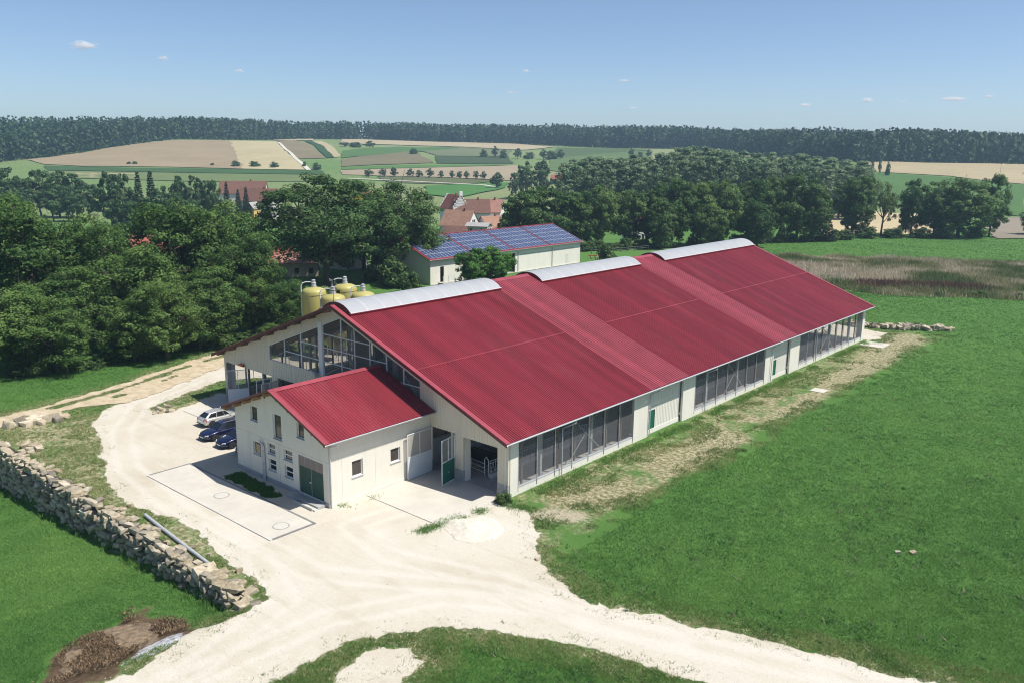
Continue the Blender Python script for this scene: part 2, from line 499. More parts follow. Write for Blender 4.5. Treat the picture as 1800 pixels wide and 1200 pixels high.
dd[near] = line_sdf(GX[near], GY[near], DIRT, 0)
strip = ss(GX, 20, 22)*(1-ss(GX, 28.5, 31.5))*ss(GY, -2, 0)*(1-ss(GY, 92, 98))
weedy = fbm(GX, GY, .22, 4)
dry = strip*.60 + (1-ss(dd, .5, 3.0))*.5*strip*ss(fbm(GX, GY, .16, 3), .34, .52)
vz = poly_sdf(GX, GY, [(-32, -21.9), (19, -21.9), (20, -19), (-5, -18), (-24, -10), (-34, -16)])
dry = np.maximum(dry, (1-ss(vz, -1, 1))*.70)
falm = poly_sdf(GX, GY, [(-40, 150), (-33, 176), (-5, 192), (24, 205), (60, 225), (70, 160), (34, 142), (9, 126), (-4, 128), (-18, 132)])
dry = np.maximum(dry, (1-ss(falm, -3, 2))*.8)
dry = np.maximum(dry, (1-ss(sd, .3, 4.0))*.62)
# burnt patch in the lower meadow
BURN = [(18.6, -34.5), (14.9, -31.2), (14.3, -28.3), (13.1, -26.4), (17.8, -25.0), (20.5, -26.1), (20.8, -28.5), (21.3, -31.7)]
bs = np.full(GX.shape, 60.0); bs[near] = poly_sdf(GX[near], GY[near], BURN) + (fbm(GX[near], GY[near], .7, 4)-.5)*3.0
mask[..., 2] = 1-ss(bs, -.6, .5)
def spread_sdf(x, y): return poly_sdf(x, y, [(23.6, .2), (25.0, 2.2), (27.6, 3.4), (29.0, 2.2), (27.6, .2), (25.2, -.8)])
def ash_sdf(x, y): return poly_sdf(x, y, [(18.9, -26.5), (20.2, -26.4), (21.0, -27.6), (20.9, -30.4), (20.1, -29.2), (19.2, -28.4)])
sp_ = np.full(GX.shape, 60.0); sp_[near] = spread_sdf(GX[near], GY[near])
mask[..., 0] = np.maximum(mask[..., 0], (1-ss(sp_, -.8, 1.6))*.78)
sp_[near] = ash_sdf(GX[near], GY[near])
ashm = 1-ss(sp_, -.5, .6)
mask[..., 1] = np.clip(dry + (weedy-.5)*.5*(dry > .02), 0, 1)
# fallow strip beyond the barn and woodland floor
fv = (.38+.35*fbm(GX, GY, .006, 3))*ss(GV, 280, 420); mask[..., 1] = np.maximum(mask[..., 1], fv)
wl = (GX < -36) & (GX > -110) & (GV < 260)
mask[..., 3] = ashm
nvx, nvy = GX.shape[1], GX.shape[0]
gm = bpy.data.meshes.new('ground')
bumpy = np.zeros(GX.shape)
wallkeep = (np.abs(GY+22.3) < 1.6) & (GX < 22)
bumpy[wallkeep] = 0
bumpy[(GX > -24) & (GX < 24) & (GY > -12) & (GY < 86)] = 0
co = np.stack([GX, GY, GZ+bumpy], -1).reshape(-1, 3).astype(np.float32)
gm.vertices.add(len(co)); gm.vertices.foreach_set('co', co.ravel())
idx = np.arange(nvx*nvy).reshape(nvy, nvx)
fq = np.stack([idx[:-1, :-1], idx[:-1, 1:], idx[1:, 1:], idx[1:, :-1]], -1).reshape(-1, 4)
gm.loops.add(fq.size); gm.loops.foreach_set('vertex_index', fq.ravel().astype(np.int32))
gm.polygons.add(len(fq)); gm.polygons.foreach_set('loop_start', np.arange(0, fq.size, 4, dtype=np.int32))
gm.polygons.foreach_set('use_smooth', np.ones(len(fq), bool))
at = gm.attributes.new('mask', 'FLOAT_COLOR', 'POINT'); at.data.foreach_set('color', mask.reshape(-1))
gm.update(); gm.validate()

def ramp(n, stops):
    cr = n.new('ShaderNodeValToRGB'); e = cr.color_ramp.elements
    while len(e) < len(stops): e.new(.5)
    for k, (p, c) in zip(e, stops): k.position = p; k.color = tuple(c)+(1,)
    return cr
def noise(n, l, vec, s, det=6, rough=.6, dist=0):
    z = n.new('ShaderNodeTexNoise'); z.inputs['Scale'].default_value = s; z.inputs['Detail'].default_value = det
    z.inputs['Roughness'].default_value = rough; z.inputs['Distortion'].default_value = dist
    l.new(vec, z.inputs['Vector']); return z.outputs['Fac']
def mixc(n, l, f, a, b):
    x = n.new('ShaderNodeMix'); x.data_type = 'RGBA'
    if isinstance(f, (int, float)): x.inputs['Factor'].default_value = f
    else: l.new(f, x.inputs['Factor'])
    for s, v in (('A', a), ('B', b)):
        if isinstance(v, tuple): x.inputs[s].default_value = v+(1,)
        else: l.new(v, x.inputs[s])
    return x.outputs['Result']
def maprange(n, l, v, a, b, c=0, d=1):
    x = n.new('ShaderNodeMapRange'); x.interpolation_type = 'SMOOTHSTEP'
    for k, q in zip(('From Min', 'From Max', 'To Min', 'To Max'), (a, b, c, d)): x.inputs[k].default_value = q
    l.new(v, x.inputs['Value']); return x.outputs['Result']
def math2(n, l, op, a, b):
    x = n.new('ShaderNodeMath'); x.operation = op
    for k, v in enumerate((a, b)):
        if isinstance(v, (int, float)): x.inputs[k].default_value = v
        else: l.new(v, x.inputs[k])
    return x.outputs[0]
def make_ground_mat():
    m, n, l, p = nodes_of('meadow_ground')
    g = n.new('ShaderNodeNewGeometry'); pos = g.outputs['Position']
    big = noise(n, l, pos, .035, 5, .6)
    mid = noise(n, l, pos, .35, 5, .65)
    fine = noise(n, l, pos, 7.0, 6, .75)
    c1 = ramp(n, [(.32, (.052, .145, .030)), (.5, (.088, .215, .042)), (.68, (.145, .285, .058))]); l.new(big, c1.inputs[0])
    c2 = ramp(n, [(.3, (.052, .140, .030)), (.7, (.145, .27, .060))]); l.new(mid, c2.inputs[0])
    base = mixc(n, l, .5, c1.outputs[0], c2.outputs[0])
    c3 = ramp(n, [(.3, (.018, .052, .012)), (.48, (.066, .155, .033)), (.70, (.15, .26, .066))]); l.new(fine, c3.inputs[0])
    base = mixc(n, l, .65, base, c3.outputs[0])
    a = n.new('ShaderNodeAttribute'); a.attribute_name = 'mask'
    sp = n.new('ShaderNodeSeparateColor'); l.new(a.outputs['Color'], sp.inputs[0])
    # dry weedy soil
    dn = noise(n, l, pos, .9, 8, .72)
    df = maprange(n, l, math2(n, l, 'ADD', sp.outputs[1], math2(n, l, 'MULTIPLY', math2(n, l, 'SUBTRACT', dn, .5), 1.5)), .35, .85)
    dc = ramp(n, [(.3, (.085, .125, .036)), (.46, (.19, .185, .085)), (.60, (.50, .435, .30))]); l.new(noise(n, l, pos, 2.6, 7, .75), dc.inputs[0])
    base = mixc(n, l, df, base, dc.outputs[0])
    # stony fringe
    sn = noise(n, l, pos, 3.5, 8, .8)
    sf = maprange(n, l, math2(n, l, 'ADD', sp.outputs[0], math2(n, l, 'MULTIPLY', math2(n, l, 'SUBTRACT', sn, .5), 1.3)), .55, .8)
    sc_ = ramp(n, [(.3, (.28, .23, .15)), (.6, (.52, .46, .35))]); l.new(fine, sc_.inputs[0])
    base = mixc(n, l, sf, base, sc_.outputs[0])
    # burnt heap residue
    bc = ramp(n, [(.30, (.018, .016, .014)), (.45, (.105, .070, .042)), (.65, (.19, .135, .085)), (.8, (.05, .10, .03))]); l.new(noise(n, l, pos, 1.1, 9, .75, .6), bc.inputs[0])
    base = mixc(n, l, maprange(n, l, sp.outputs[2], .3, .7), base, bc.outputs[0])
    an = math2(n, l, 'ADD', a.outputs['Alpha'], math2(n, l, 'MULTIPLY', math2(n, l, 'SUBTRACT', noise(n, l, pos, 1.8, 8, .75), .5), 1.6))
    ac = ramp(n, [(.35, (.10, .10, .10)), (.5, (.55, .56, .57)), (.7, (.70, .71, .72))]); l.new(noise(n, l, pos, 4, 6, .7), ac.inputs[0])
    base = mixc(n, l, maprange(n, l, an, .42, .62), base, ac.outputs[0])
    l.new(base, p.inputs['Base Color'])
    p.inputs['Roughness'].default_value = .9; p.inputs['Specular IOR Level'].default_value = .15
    bp = n.new('ShaderNodeBump'); bp.inputs['Strength'].default_value = .9; bp.inputs['Distance'].default_value = .12
    l.new(noise(n, l, pos, 9.0, 5, .8), bp.inputs['Height']); l.new(bp.outputs['Normal'], p.inputs['Normal'])
    return m
gm.materials.append(make_ground_mat())
ground = add('ground', gm); tag(ground, kind='structure')

def make_gravel_mat(name='limestone_gravel', tone=1.0):
    m, n, l, p = nodes_of(name)
    g = n.new('ShaderNodeNewGeometry'); pos = g.outputs['Position']
    t = lambda r, gg, b: (r*tone, gg*tone, b*tone)
    c1 = ramp(n, [(.30, t(.43, .375, .28)), (.5, t(.545, .50, .41)), (.7, t(.60, .57, .50))]); l.new(noise(n, l, pos, .12, 8, .7, .4), c1.inputs[0])
    c2 = ramp(n, [(.28, t(.33, .29, .215)), (.5, t(.56, .52, .44)), (.75, t(.68, .65, .58))]); l.new(noise(n, l, pos, 5.0, 8, .8), c2.inputs[0])
    base = mixc(n, l, .26, c1.outputs[0], c2.outputs[0])
    ra = n.new('ShaderNodeAttribute'); ra.attribute_name = 'rut'
    rn = math2(n, l, 'ADD', ra.outputs['Fac'], math2(n, l, 'MULTIPLY', math2(n, l, 'SUBTRACT', noise(n, l, pos, .5, 6, .7), .5), .9))
    base = mixc(n, l, maprange(n, l, rn, .1, 1.2, 0, .55), base, t(.625, .595, .53))
    base = mixc(n, l, maprange(n, l, rn, -.1, -.7, 0, .6), base, t(.44, .375, .265))
    # tracks of wheels and rain: elongated smears
    mp = n.new('ShaderNodeMapping'); mp.inputs['Rotation'].default_value = (0, 0, R(-28)); mp.inputs['Scale'].default_value = (.10, .9, 1)
    l.new(pos, mp.inputs['Vector'])
    base = mixc(n, l, maprange(n, l, noise(n, l, mp.outputs[0], 1.0, 6, .7), .5, .75, 0, .55), base, t(.45, .395, .30))
    vo = n.new('ShaderNodeTexVoronoi'); vo.inputs['Scale'].default_value = 14; l.new(pos, vo.inputs['Vector'])
    base = mixc(n, l, maprange(n, l, vo.outputs['Distance'], .45, .75, 0, .18), base, t(.30, .27, .21))
    l.new(base, p.inputs['Base Color'])
    p.inputs['Roughness'].default_value = .95; p.inputs['Specular IOR Level'].default_value = .1
    bp = n.new('ShaderNodeBump'); bp.inputs['Strength'].default_value = .6; bp.inputs['Distance'].default_value = .05
    l.new(noise(n, l, pos, 16, 6, .8), bp.inputs['Height']); l.new(bp.outputs['Normal'], p.inputs['Normal'])
    return m
M_GRAVEL = make_gravel_mat()

RUTS = [[(25.5, -46), (24.6, -30), (25.2, -20), (28.5, -13.5), (34, -10.2), (42, -8.2), (60, -1.5), (92, 6)], [(25.5, -46), (24.0, -28), (21.5, -20.5), (15, -18.2), (4, -18.0), (-8, -16.5), (-18, -12.5), (-26, -6.5), (-30, 2)],
        [(42, -8.2), (30, -9.5), (22, -12), (16, -10.8), (16.8, -3), (17, 2)], [(60, -1.0), (44, -7.2), (30, -11), (20, -17.0), (8, -17.2)]]
def rut_field(x, y):
    v = np.full(x.shape, -.35)
    for p in RUTS:
        d = line_sdf(x, y, p, 0)
        v = np.maximum(v, 1.0*np.exp(-((d-.85)/.42)**2))
        v = np.maximum(v, np.where(d < 3.2, -.05, -.35))
    return v
def contour_sheet(name, x0, x1, y0, y1, st, sdf, z, material, rut=False):
    xs = np.arange(x0, x1+st, st); ys = np.arange(y0, y1+st, st)
    X, Y = np.meshgrid(xs, ys)
    D = sdf(X, Y)
    gy, gx = np.gradient(D, st)
    g2 = gx*gx+gy*gy+1e-3
    inside = D < 0
    cell = inside[:-1, :-1] | inside[1:, :-1] | inside[:-1, 1:] | inside[1:, 1:]
    mv = np.where(D > 0, np.minimum(D/g2, st*1.0/np.sqrt(g2)), 0)
    PX = X - gx*mv; PY = Y - gy*mv
    PZ = z(PX, PY)
    id_ = np.arange(X.size).reshape(X.shape)
    f = np.stack([id_[:-1, :-1], id_[:-1, 1:], id_[1:, 1:], id_[1:, :-1]], -1)[cell]
    used = np.unique(f); remap = np.full(X.size, -1); remap[used] = np.arange(len(used))
    co = np.stack([PX, PY, PZ], -1).reshape(-1, 3)[used]
    me = bpy.data.meshes.new(name)
    me.vertices.add(len(co)); me.vertices.foreach_set('co', co.astype(np.float32).ravel())
    ff = remap[f].astype(np.int32)
    me.loops.add(ff.size); me.loops.foreach_set('vertex_index', ff.ravel())
    me.polygons.add(len(ff)); me.polygons.foreach_set('loop_start', np.arange(0, ff.size, 4, dtype=np.int32))
    if rut:
        at_ = me.attributes.new('rut', 'FLOAT', 'POINT'); at_.data.foreach_set('value', rut_field(co[:, 0], co[:, 1]).astype(np.float32))
    me.materials.append(material); me.update(); me.validate()
    o = add(name, me)
    return o
gy_ = contour_sheet('gravel_yard', -60, 92, -46, 96, .3, yard_sdf, lambda x, y: height(x, y)+.012+.03*(fbm(x, y, .5, 3)-.2), M_GRAVEL, True)
tag(gy_, kind='structure')

m_trk, n_, l_, p_ = nodes_of('sandy_track')
g_ = n_.new('ShaderNodeNewGeometry')
c_ = ramp(n_, [(.3, (.32, .245, .15)), (.5, (.46, .375, .25)), (.7, (.56, .49, .36))]); l_.new(noise(n_, l_, g_.outputs['Position'], .9, 9, .75), c_.inputs[0]); l_.new(c_.outputs[0], p_.inputs['Base Color'])
p_.inputs['Roughness'].default_value = .95
tag(contour_sheet('dirt_track', -58, -24, -42, 45, .3, track_sdf, lambda x, y: height(x, y)+.06+.02*fbm(x, y, .5, 3), m_trk), kind='structure')
# concrete: apron by the open gate, pad with frame, parking slab by the left gate, slabs beside the barn
def slab(name, x0, x1, y0, y1, z, m, th=.15, joints=()):
    o = MB().box((x0, y0, z-th), (x1, y1, z)).build(name, m, bevel=.01)
    tag(o, kind='structure'); return o
slab('concrete_apron', 12.3, 21.15, -6.35, 1.3, .075, M_CONC2)
slab('concrete_parking', -19.9, -12.2, -4.9, 1.3, .07, M_CONC2)
slab('concrete_slab', 22.0, 25.3, 78.4, 81.9, .075, M_CONC2)
slab('concrete_slab', 26.5, 28.1, 49.4, 51.1, .06, M_CONC2)
slab('stable_floor', -21.0, 21.0, 1.31, 82.0, .05, M_FLOOR, .2)
pad = slab('concrete_pad', -4.75, 13.55, -16.15, -12.5, .072, M_CONC2, .2)
m_joint = mat('pad_edge_steel', (.20, .20, .20), .6, .2, 3)
for a, b in (((-4.93, -16.33, -.05), (13.73, -16.15, .085)), ((-4.93, -12.5, -.05), (13.73, -12.32, .085)), ((-4.93, -16.149, -.05), (-4.75, -12.501, .085)), ((13.55, -16.149, -.05), (13.73, -12.501, .085))):
    MB().box(a, b).build('edge_strip', M_CONC if a[1] < -16.2 else m_joint, pad)
m_cover = mat('cast_iron_cover', (.52, .50, .45), .8, .1, 6)
for x, y in ((3.7, -14.3), (12.2, -14.4)):
    mb = MB().lathe([(.56, .074), (.56, .082), (.50, .084), (0.02, .084)], (x, y, 0), 28)
    o = mb.build('manhole_cover', m_cover, pad)
    MB().lathe([(.57, .073), (.64, .073), (.64, .0785), (.57, .0785), (.57, .073)], (x, y, 0), 28).build('manhole_ring', mat('cover_ring', (.28, .27, .25), .8), pad)
MB().lathe([(.46, .076), (.46, .083), (.02, .084)], (14.1, -5.1, 0), 24).build('manhole_cover', m_cover, bpy.data.objects['concrete_apron'])

# shaded grass bed in front of the annex
def small_bed_sdf(x, y):
    return poly_sdf(x, y, [(.2, -12.0), (.2, -10.3), (4.2, -10.5), (6.4, -10.9), (7.6, -11.0), (6.6, -12.1)]) + (fbm(x, y, 1.3, 3)-.5)*.7
m_bed = mat('bed_soil', (.05, .075, .025), .95, .4, 4, bump=.4)
tag(contour_sheet('grass_bed', -1.5, 9, -13, -9.5, .12, small_bed_sdf, lambda x, y: height(x, y)+.05, m_bed), kind='structure')

# ------------------------------------------------------------------ far fields (sheets draped on the terrain)
FIELDS = {
'tan_hill' : [(-789.6, 257.9), (-807.9, 323.5), (-854.0, 389.3), (-861.0, 431.2), (-827.5, 489.0), (-594.4, 358.6), (-645.5, 321.2), (-702.8, 274.4), (-740.0, 256.5)] ,
'stubble' : [(-825.0, 487.5), (-848.5, 558.7), (-553.5, 394.7), (-594.4, 358.6)] ,
'track' : [(-848.5, 558.7), (-850.6, 562.7), (-549.2, 395.5), (-551.5, 392.3)] ,
'brown' : [(-881.1, 583.7), (-908.0, 632.9), (-626.2, 469.7), (-635.7, 441.3)] ,
'hedge' : [(-884.7, 629.6), (-885.2, 640.8), (-626.6, 479.1), (-626.2, 469.7)] ,
'tan2' : [(-885.6, 642.0), (-885.7, 658.7), (-630.3, 490.7), (-626.3, 479.6)] ,
'farstrip' : [(-954.4, 630.7), (-955.9, 694.9), (-902.6, 656.0), (-902.0, 595.7)] ,
'greenstrip' : [(-730.7, 252.8), (-662.3, 296.3), (-541.3, 401.3), (-515.5, 385.7), (-602.5, 314.7), (-700.9, 244.1)] ,
'palegreen' : [(-697.2, 242.6), (-598.1, 312.3), (-510.7, 382.1), (-462.7, 346.0), (-528.9, 274.2), (-633.8, 218.0)] ,
'lightfield' : [(-491.8, 155.2), (-476.6, 169.8), (-425.9, 173.9), (-372.5, 146.4), (-389.0, 135.6), (-430.0, 137.8)] ,
'tanstrip' : [(-666.9, 251.3), (-626.9, 282.2), (-581.9, 260.4), (-615.2, 229.7)] ,
'farTan' : [(-955.4, 743.9), (-823.3, 802.1), (-756.2, 865.7), (-647.8, 852.5), (-634.2, 771.8), (-722.1, 755.2), (-797.7, 684.2), (-821.2, 639.5)] ,
'green1' : [(-689.5, 536.9), (-746.9, 668.1), (-730.0, 683.8), (-722.1, 755.2), (-655.2, 626.3), (-619.3, 482.1)] ,
'plough' : [(-609.8, 474.7), (-669.7, 622.4), (-541.8, 532.2), (-553.1, 430.4)] ,
'darkgreen' : [(-604.7, 595.2), (-562.9, 662.9), (-488.7, 584.4), (-536.2, 529.3)] ,
'quarry' : [(-660.3, 628.1), (-716.5, 749.5), (-642.8, 760.4), (-565.6, 665.9), (-608.3, 598.7)] ,
'greenline' : [(-547.5, 426.1), (-515.2, 533.6), (-482.2, 571.5), (-497.2, 496.4), (-534.9, 416.3)] ,
'avenue_field' : [(-532.6, 414.4), (-495.0, 494.3), (-472.8, 574.3), (-370.0, 454.3), (-436.8, 433.6), (-507.4, 394.7)] ,
'olive' : [(-478.6, 406.5), (-433.2, 430.1), (-376.2, 444.9), (-375.8, 401.4), (-423.4, 372.6)] ,
'bright' : [(-384.7, 372.3), (-361.9, 437.5), (-331.1, 392.6), (-303.5, 321.0), (-333.6, 326.0)] ,
'rgreen' : [(-636.5, 842.3), (-559.7, 884.5), (-511.5, 870.5), (-496.2, 674.0), (-517.7, 678.7)] ,
'rgreen2' : [(-511.4, 670.9), (-503.0, 856.9), (-392.2, 680.9), (-380.0, 532.5), (-415.1, 548.2)] ,
'rtan' : [(-198.9, 709.6), (-153.8, 730.0), (-97.5, 799.7), (-61.8, 621.2), (-113.6, 636.3), (-163.8, 617.0)] ,
'rgreen3' : [(-162.5, 611.1), (-111.7, 629.5), (-60.2, 613.4), (-20.2, 410.3), (-67.8, 432.2), (-98.0, 427.1)] ,
'rgrey' : [(-31.0, 387.7), (-18.2, 399.5), (5.0, 278.4), (-3.0, 268.3)] ,
'rtanlow' : [(-106.3, 383.5), (-55.8, 396.1), (-21.7, 272.8), (-50.4, 243.9)] ,

}
FCOL = {'tan_hill': ('harvested_field', (.285, .225, .145)), 'stubble': ('stubble_field', (.40, .345, .205)), 'track': ('field_track', (.55, .52, .45)),
 'brown': ('fallow_field', (.20, .165, .10)), 'hedge': ('crop_strip', (.035, .075, .028)), 'tan2': ('stubble_field', (.36, .31, .19)), 'farstrip': ('stubble_field', (.36, .31, .21)),
 'greenstrip': ('crop_strip', (.05, .10, .035)), 'palegreen': ('pasture_field', (.135, .175, .07)), 'lightfield': ('hay_meadow', (.22, .275, .095)), 'tanstrip': ('stubble_field', (.34, .29, .18)),
 'farTan': ('stubble_field', (.37, .31, .20)), 'green1': ('pasture_field', (.075, .145, .045)), 'plough': ('fallow_field', (.165, .145, .085)), 'darkgreen': ('maize_field', (.052, .078, .036)),
 'quarry': ('quarry_ground', (.14, .16, .085)), 'greenline': ('pasture_field', (.085, .165, .045)), 'avenue_field': ('harvested_field', (.31, .255, .175)),
 'olive': ('maize_field', (.105, .120, .055)), 'bright': ('pasture_field', (.065, .165, .042)), 'rgreen': ('maize_field', (.075, .115, .045)), 'rgreen2': ('pasture_field', (.105, .155, .060)),
 'rtan': ('harvested_field', (.36, .30, .185)), 'rgreen3': ('pasture_field', (.075, .145, .042)), 'rgrey': ('ploughed_field', (.25, .215, .165)), 'rtanlow': ('stubble_field', (.46, .385, .235))}
def field_mat(key, col, rot):
    m, n, l, p = nodes_of('field_'+key)
    g = n.new('ShaderNodeNewGeometry'); pos = g.outputs['Position']
    c = lambda k: tuple(x*k for x in col)
    c1 = ramp(n, [(.3, c(.78)), (.5, c(1.0)), (.7, c(1.15))]); l.new(noise(n, l, pos, .02, 7, .65), c1.inputs[0])
    c2 = ramp(n, [(.3, c(.72)), (.7, c(1.22))]); l.new(noise(n, l, pos, .6, 6, .7), c2.inputs[0])
    base = mixc(n, l, .45, c1.outputs[0], c2.outputs[0])
    mp = n.new('ShaderNodeMapping'); mp.inputs['Rotation'].default_value = (0, 0, rot)
    l.new(pos, mp.inputs['Vector'])
    w = n.new('ShaderNodeTexWave'); w.inputs['Scale'].default_value = .035; w.inputs['Distortion'].default_value = .6; w.inputs['Detail'].default_value = 3
    l.new(mp.outputs[0], w.inputs['Vector'])
    base = mixc(n, l, maprange(n, l, w.outputs['Fac'], .90, .99, 0, .38), base, c(.55))
    l.new(base, p.inputs['Base Color']); p.inputs['Roughness'].default_value = .95; p.inputs['Specular IOR Level'].default_value = .1
    return m
for key, poly in FIELDS.items():
    nm, colr = FCOL[key]
    bm = bmesh.new()
    vs = [bm.verts.new((x, y, 0)) for x, y in poly]
    f = bm.faces.new(vs)
    bmesh.ops.triangulate(bm, faces=[f])
    longest = max(e.calc_length() for e in bm.edges)
    lim = 6 if key == 'rgrey' else 14
    for it in range(5):
        es = [e for e in bm.edges if e.calc_length() > lim]
        if not es: break
        bmesh.ops.subdivide_edges(bm, edges=es, cuts=1, use_grid_fill=False)
        bmesh.ops.triangulate(bm, faces=bm.faces[:])
    a = np.array([v.co[:2] for v in bm.verts])
    jx = (fbm(a[:, 0], a[:, 1], .05, 3)-.5)*5
    edge = np.array([v.is_boundary for v in bm.verts])
    if key in ('track', 'hedge', 'farstrip'): jx *= 0
    a[:, 0] += jx*edge; a[:, 1] += jx*edge
    zz = height(a[:, 0], a[:, 1])
    vd = (a[:, 0]-C2[0])*VV[0] + (a[:, 1]-C2[1])*VV[1]
    for v, (x, y), z, q in zip(bm.verts, a, zz, vd): v.co = (x, y, z + .10 + q*.0006 + (.25 if key in ('track', 'hedge', 'bright') else 0))
    for q in bm.faces:
        if q.normal.z < 0: q.normal_flip()
    me = bpy.data.meshes.new(nm); bm.to_mesh(me); bm.free()
    e0 = Vector((poly[1][0]-poly[0][0], poly[1][1]-poly[0][1]))
    me.materials.append(field_mat(key, colr, {'stubble': R(59), 'tan_hill': R(59), 'lightfield': R(20), 'rgrey': R(100)}.get(key, R(30))))
    tag(add(nm, me), kind='structure')
# winding light farm track in the valley
mbt = MB()
pts = [(-470, 372), (-433, 385), (-395, 397), (-362, 408), (-345, 402)]
for (ax, ay), (bx, by) in zip(pts[:-1], pts[1:]):
    d = Vector((bx-ax, by-ay, 0)).normalized(); nrm = Vector((-d.y, d.x, 0))*1.8
    for k in range(6):
        p0 = Vector((ax+(bx-ax)*k/6, ay+(by-ay)*k/6, 0)); p1 = Vector((ax+(bx-ax)*(k+1)/6, ay+(by-ay)*(k+1)/6, 0))
        q = []
        for pp, sg in ((p0, -1), (p1, -1), (p1, 1), (p0, 1)):
            w = pp+nrm*sg; q.append((w.x, w.y, hz(w.x, w.y)+.75))
        mbt.quad(*q)
tag(mbt.build('farm_track', mat('track_gravel', (.5, .47, .4), .9)), kind='structure')
# ------------------------------------------------------------------ main cattle barn
W_, L_, HR, SL = 22.0, 83.5, 13.28, .3745
G0, G1, XW = 1.04, 82.1, 21.27
rz_ = lambda x: HR - SL*abs(x)
barn = thing('cattle_barn', 'long cattle barn with crimson ribbed metal roof and three arched ridge vents', 'barn')

SECT = [(0.0, 21.4, 0), (21.4, 28.4, 1), (28.4, 49.5, 0), (49.5, 55.4, 1), (55.4, 83.5, 0)]
for y0, y1, kind in SECT:
    pitch, h = ((.25, .062), (.40, .085))[kind]
    for sg in (-1, 1):
        for k, (xa, xb) in enumerate(((.02 if kind else 1.85, 11.25), (11.05, 22.0))):
            mb = MB()
            up = (.035 if k == 0 else 0) + (.03 if kind else 0)
            rib_sheet(mb, y0, y1, pitch, h, (sg*xa, rz_(xa)+up), (sg*xb, rz_(xb)+up))
            o = mb.build('roof_sheet', [M_RED, M_RED2][kind], barn, fix=False)
    if kind:
        mb = MB()
        for sg in (-1, 1):
            mb.hexa([(0, y0, HR+.10), (sg*.55, y0, rz_(.55)+.13), (sg*.55, y1, rz_(.55)+.13), (0, y1, HR+.10), (0, y0, HR+.16), (sg*.55, y0, rz_(.55)+.15), (sg*.55, y1, rz_(.55)+.15), (0, y1, HR+.16)])
        mb.build('ridge_cap', M_RED2, barn)
# joint flashings where the upper sheets lap the lower ones
for y0, y1, kind in SECT:
    if not kind:
        MB().hexa([(11.18, y0, rz_(11.18)+.095), (11.30, y0, rz_(11.30)+.075), (11.30, y1, rz_(11.30)+.075), (11.18, y1, rz_(11.18)+.095),
                   (11.18, y0, rz_(11.18)+.115), (11.30, y0, rz_(11.30)+.095), (11.30, y1, rz_(11.30)+.095), (11.18, y1, rz_(11.18)+.115)]).build('lap_flashing', M_RED, barn)
# verge flashings on both gables
for yv, sy in ((0, 1), (L_, -1)):
    for sg in (-1, 1):
        a, b = yv-sy*.06, yv+sy*.42
        MB().hexa([(0, a, HR+.07), (sg*22.05, a, rz_(22.05)+.07), (sg*22.05, b, rz_(22.05)+.07), (0, b, HR+.07),
                   (0, a, HR+.13), (sg*22.05, a, rz_(22.05)+.13), (sg*22.05, b, rz_(22.05)+.13), (0, b, HR+.13)]).build('verge_flashing', M_RED2, barn)
        c = yv-sy*.001
        MB().hexa([(0, a-sy*.002, HR-.20), (sg*22.05, a-sy*.002, rz_(22.05)-.20), (sg*22.05, c, rz_(22.05)-.20), (0, c, HR-.20),
                   (0, a-sy*.002, HR+.068), (sg*22.05, a-sy*.002, rz_(22.05)+.068), (sg*22.05, c, rz_(22.05)+.068), (0, c, HR+.068)]).build('verge_board', mat('verge_dark_red', (.10, .022, .026), .55), barn)
# purlins
pm = MB().box((-.09, .12, -.32), (.09, L_-.12, -.07)).mesh('purlin', M_WOOD)
for k in range(9):
    for sg in (-1, 1):
        x = 1.42+2.46*k
        add('purlin', pm, barn, (sg*x, 0, rz_(x)))
# frames: glulam rafters on steel columns
ys_frame = [1.6+6.12*k for k in range(14)]
cm = {}
for y in ys_frame:
    for sg in (-1, 1):
        MB().bar((0, y, HR-.62), (sg*21.0, y, rz_(21.0)-.62), .18, .55).build('rafter', M_WOOD2, barn)
        for x in (7.2, 14.4):
            h = rz_(x)-.85
            MB().box((sg*x-.11, y-.11, .05), (sg*x+.11, y+.11, h)).build('column', M_GALV, barn)
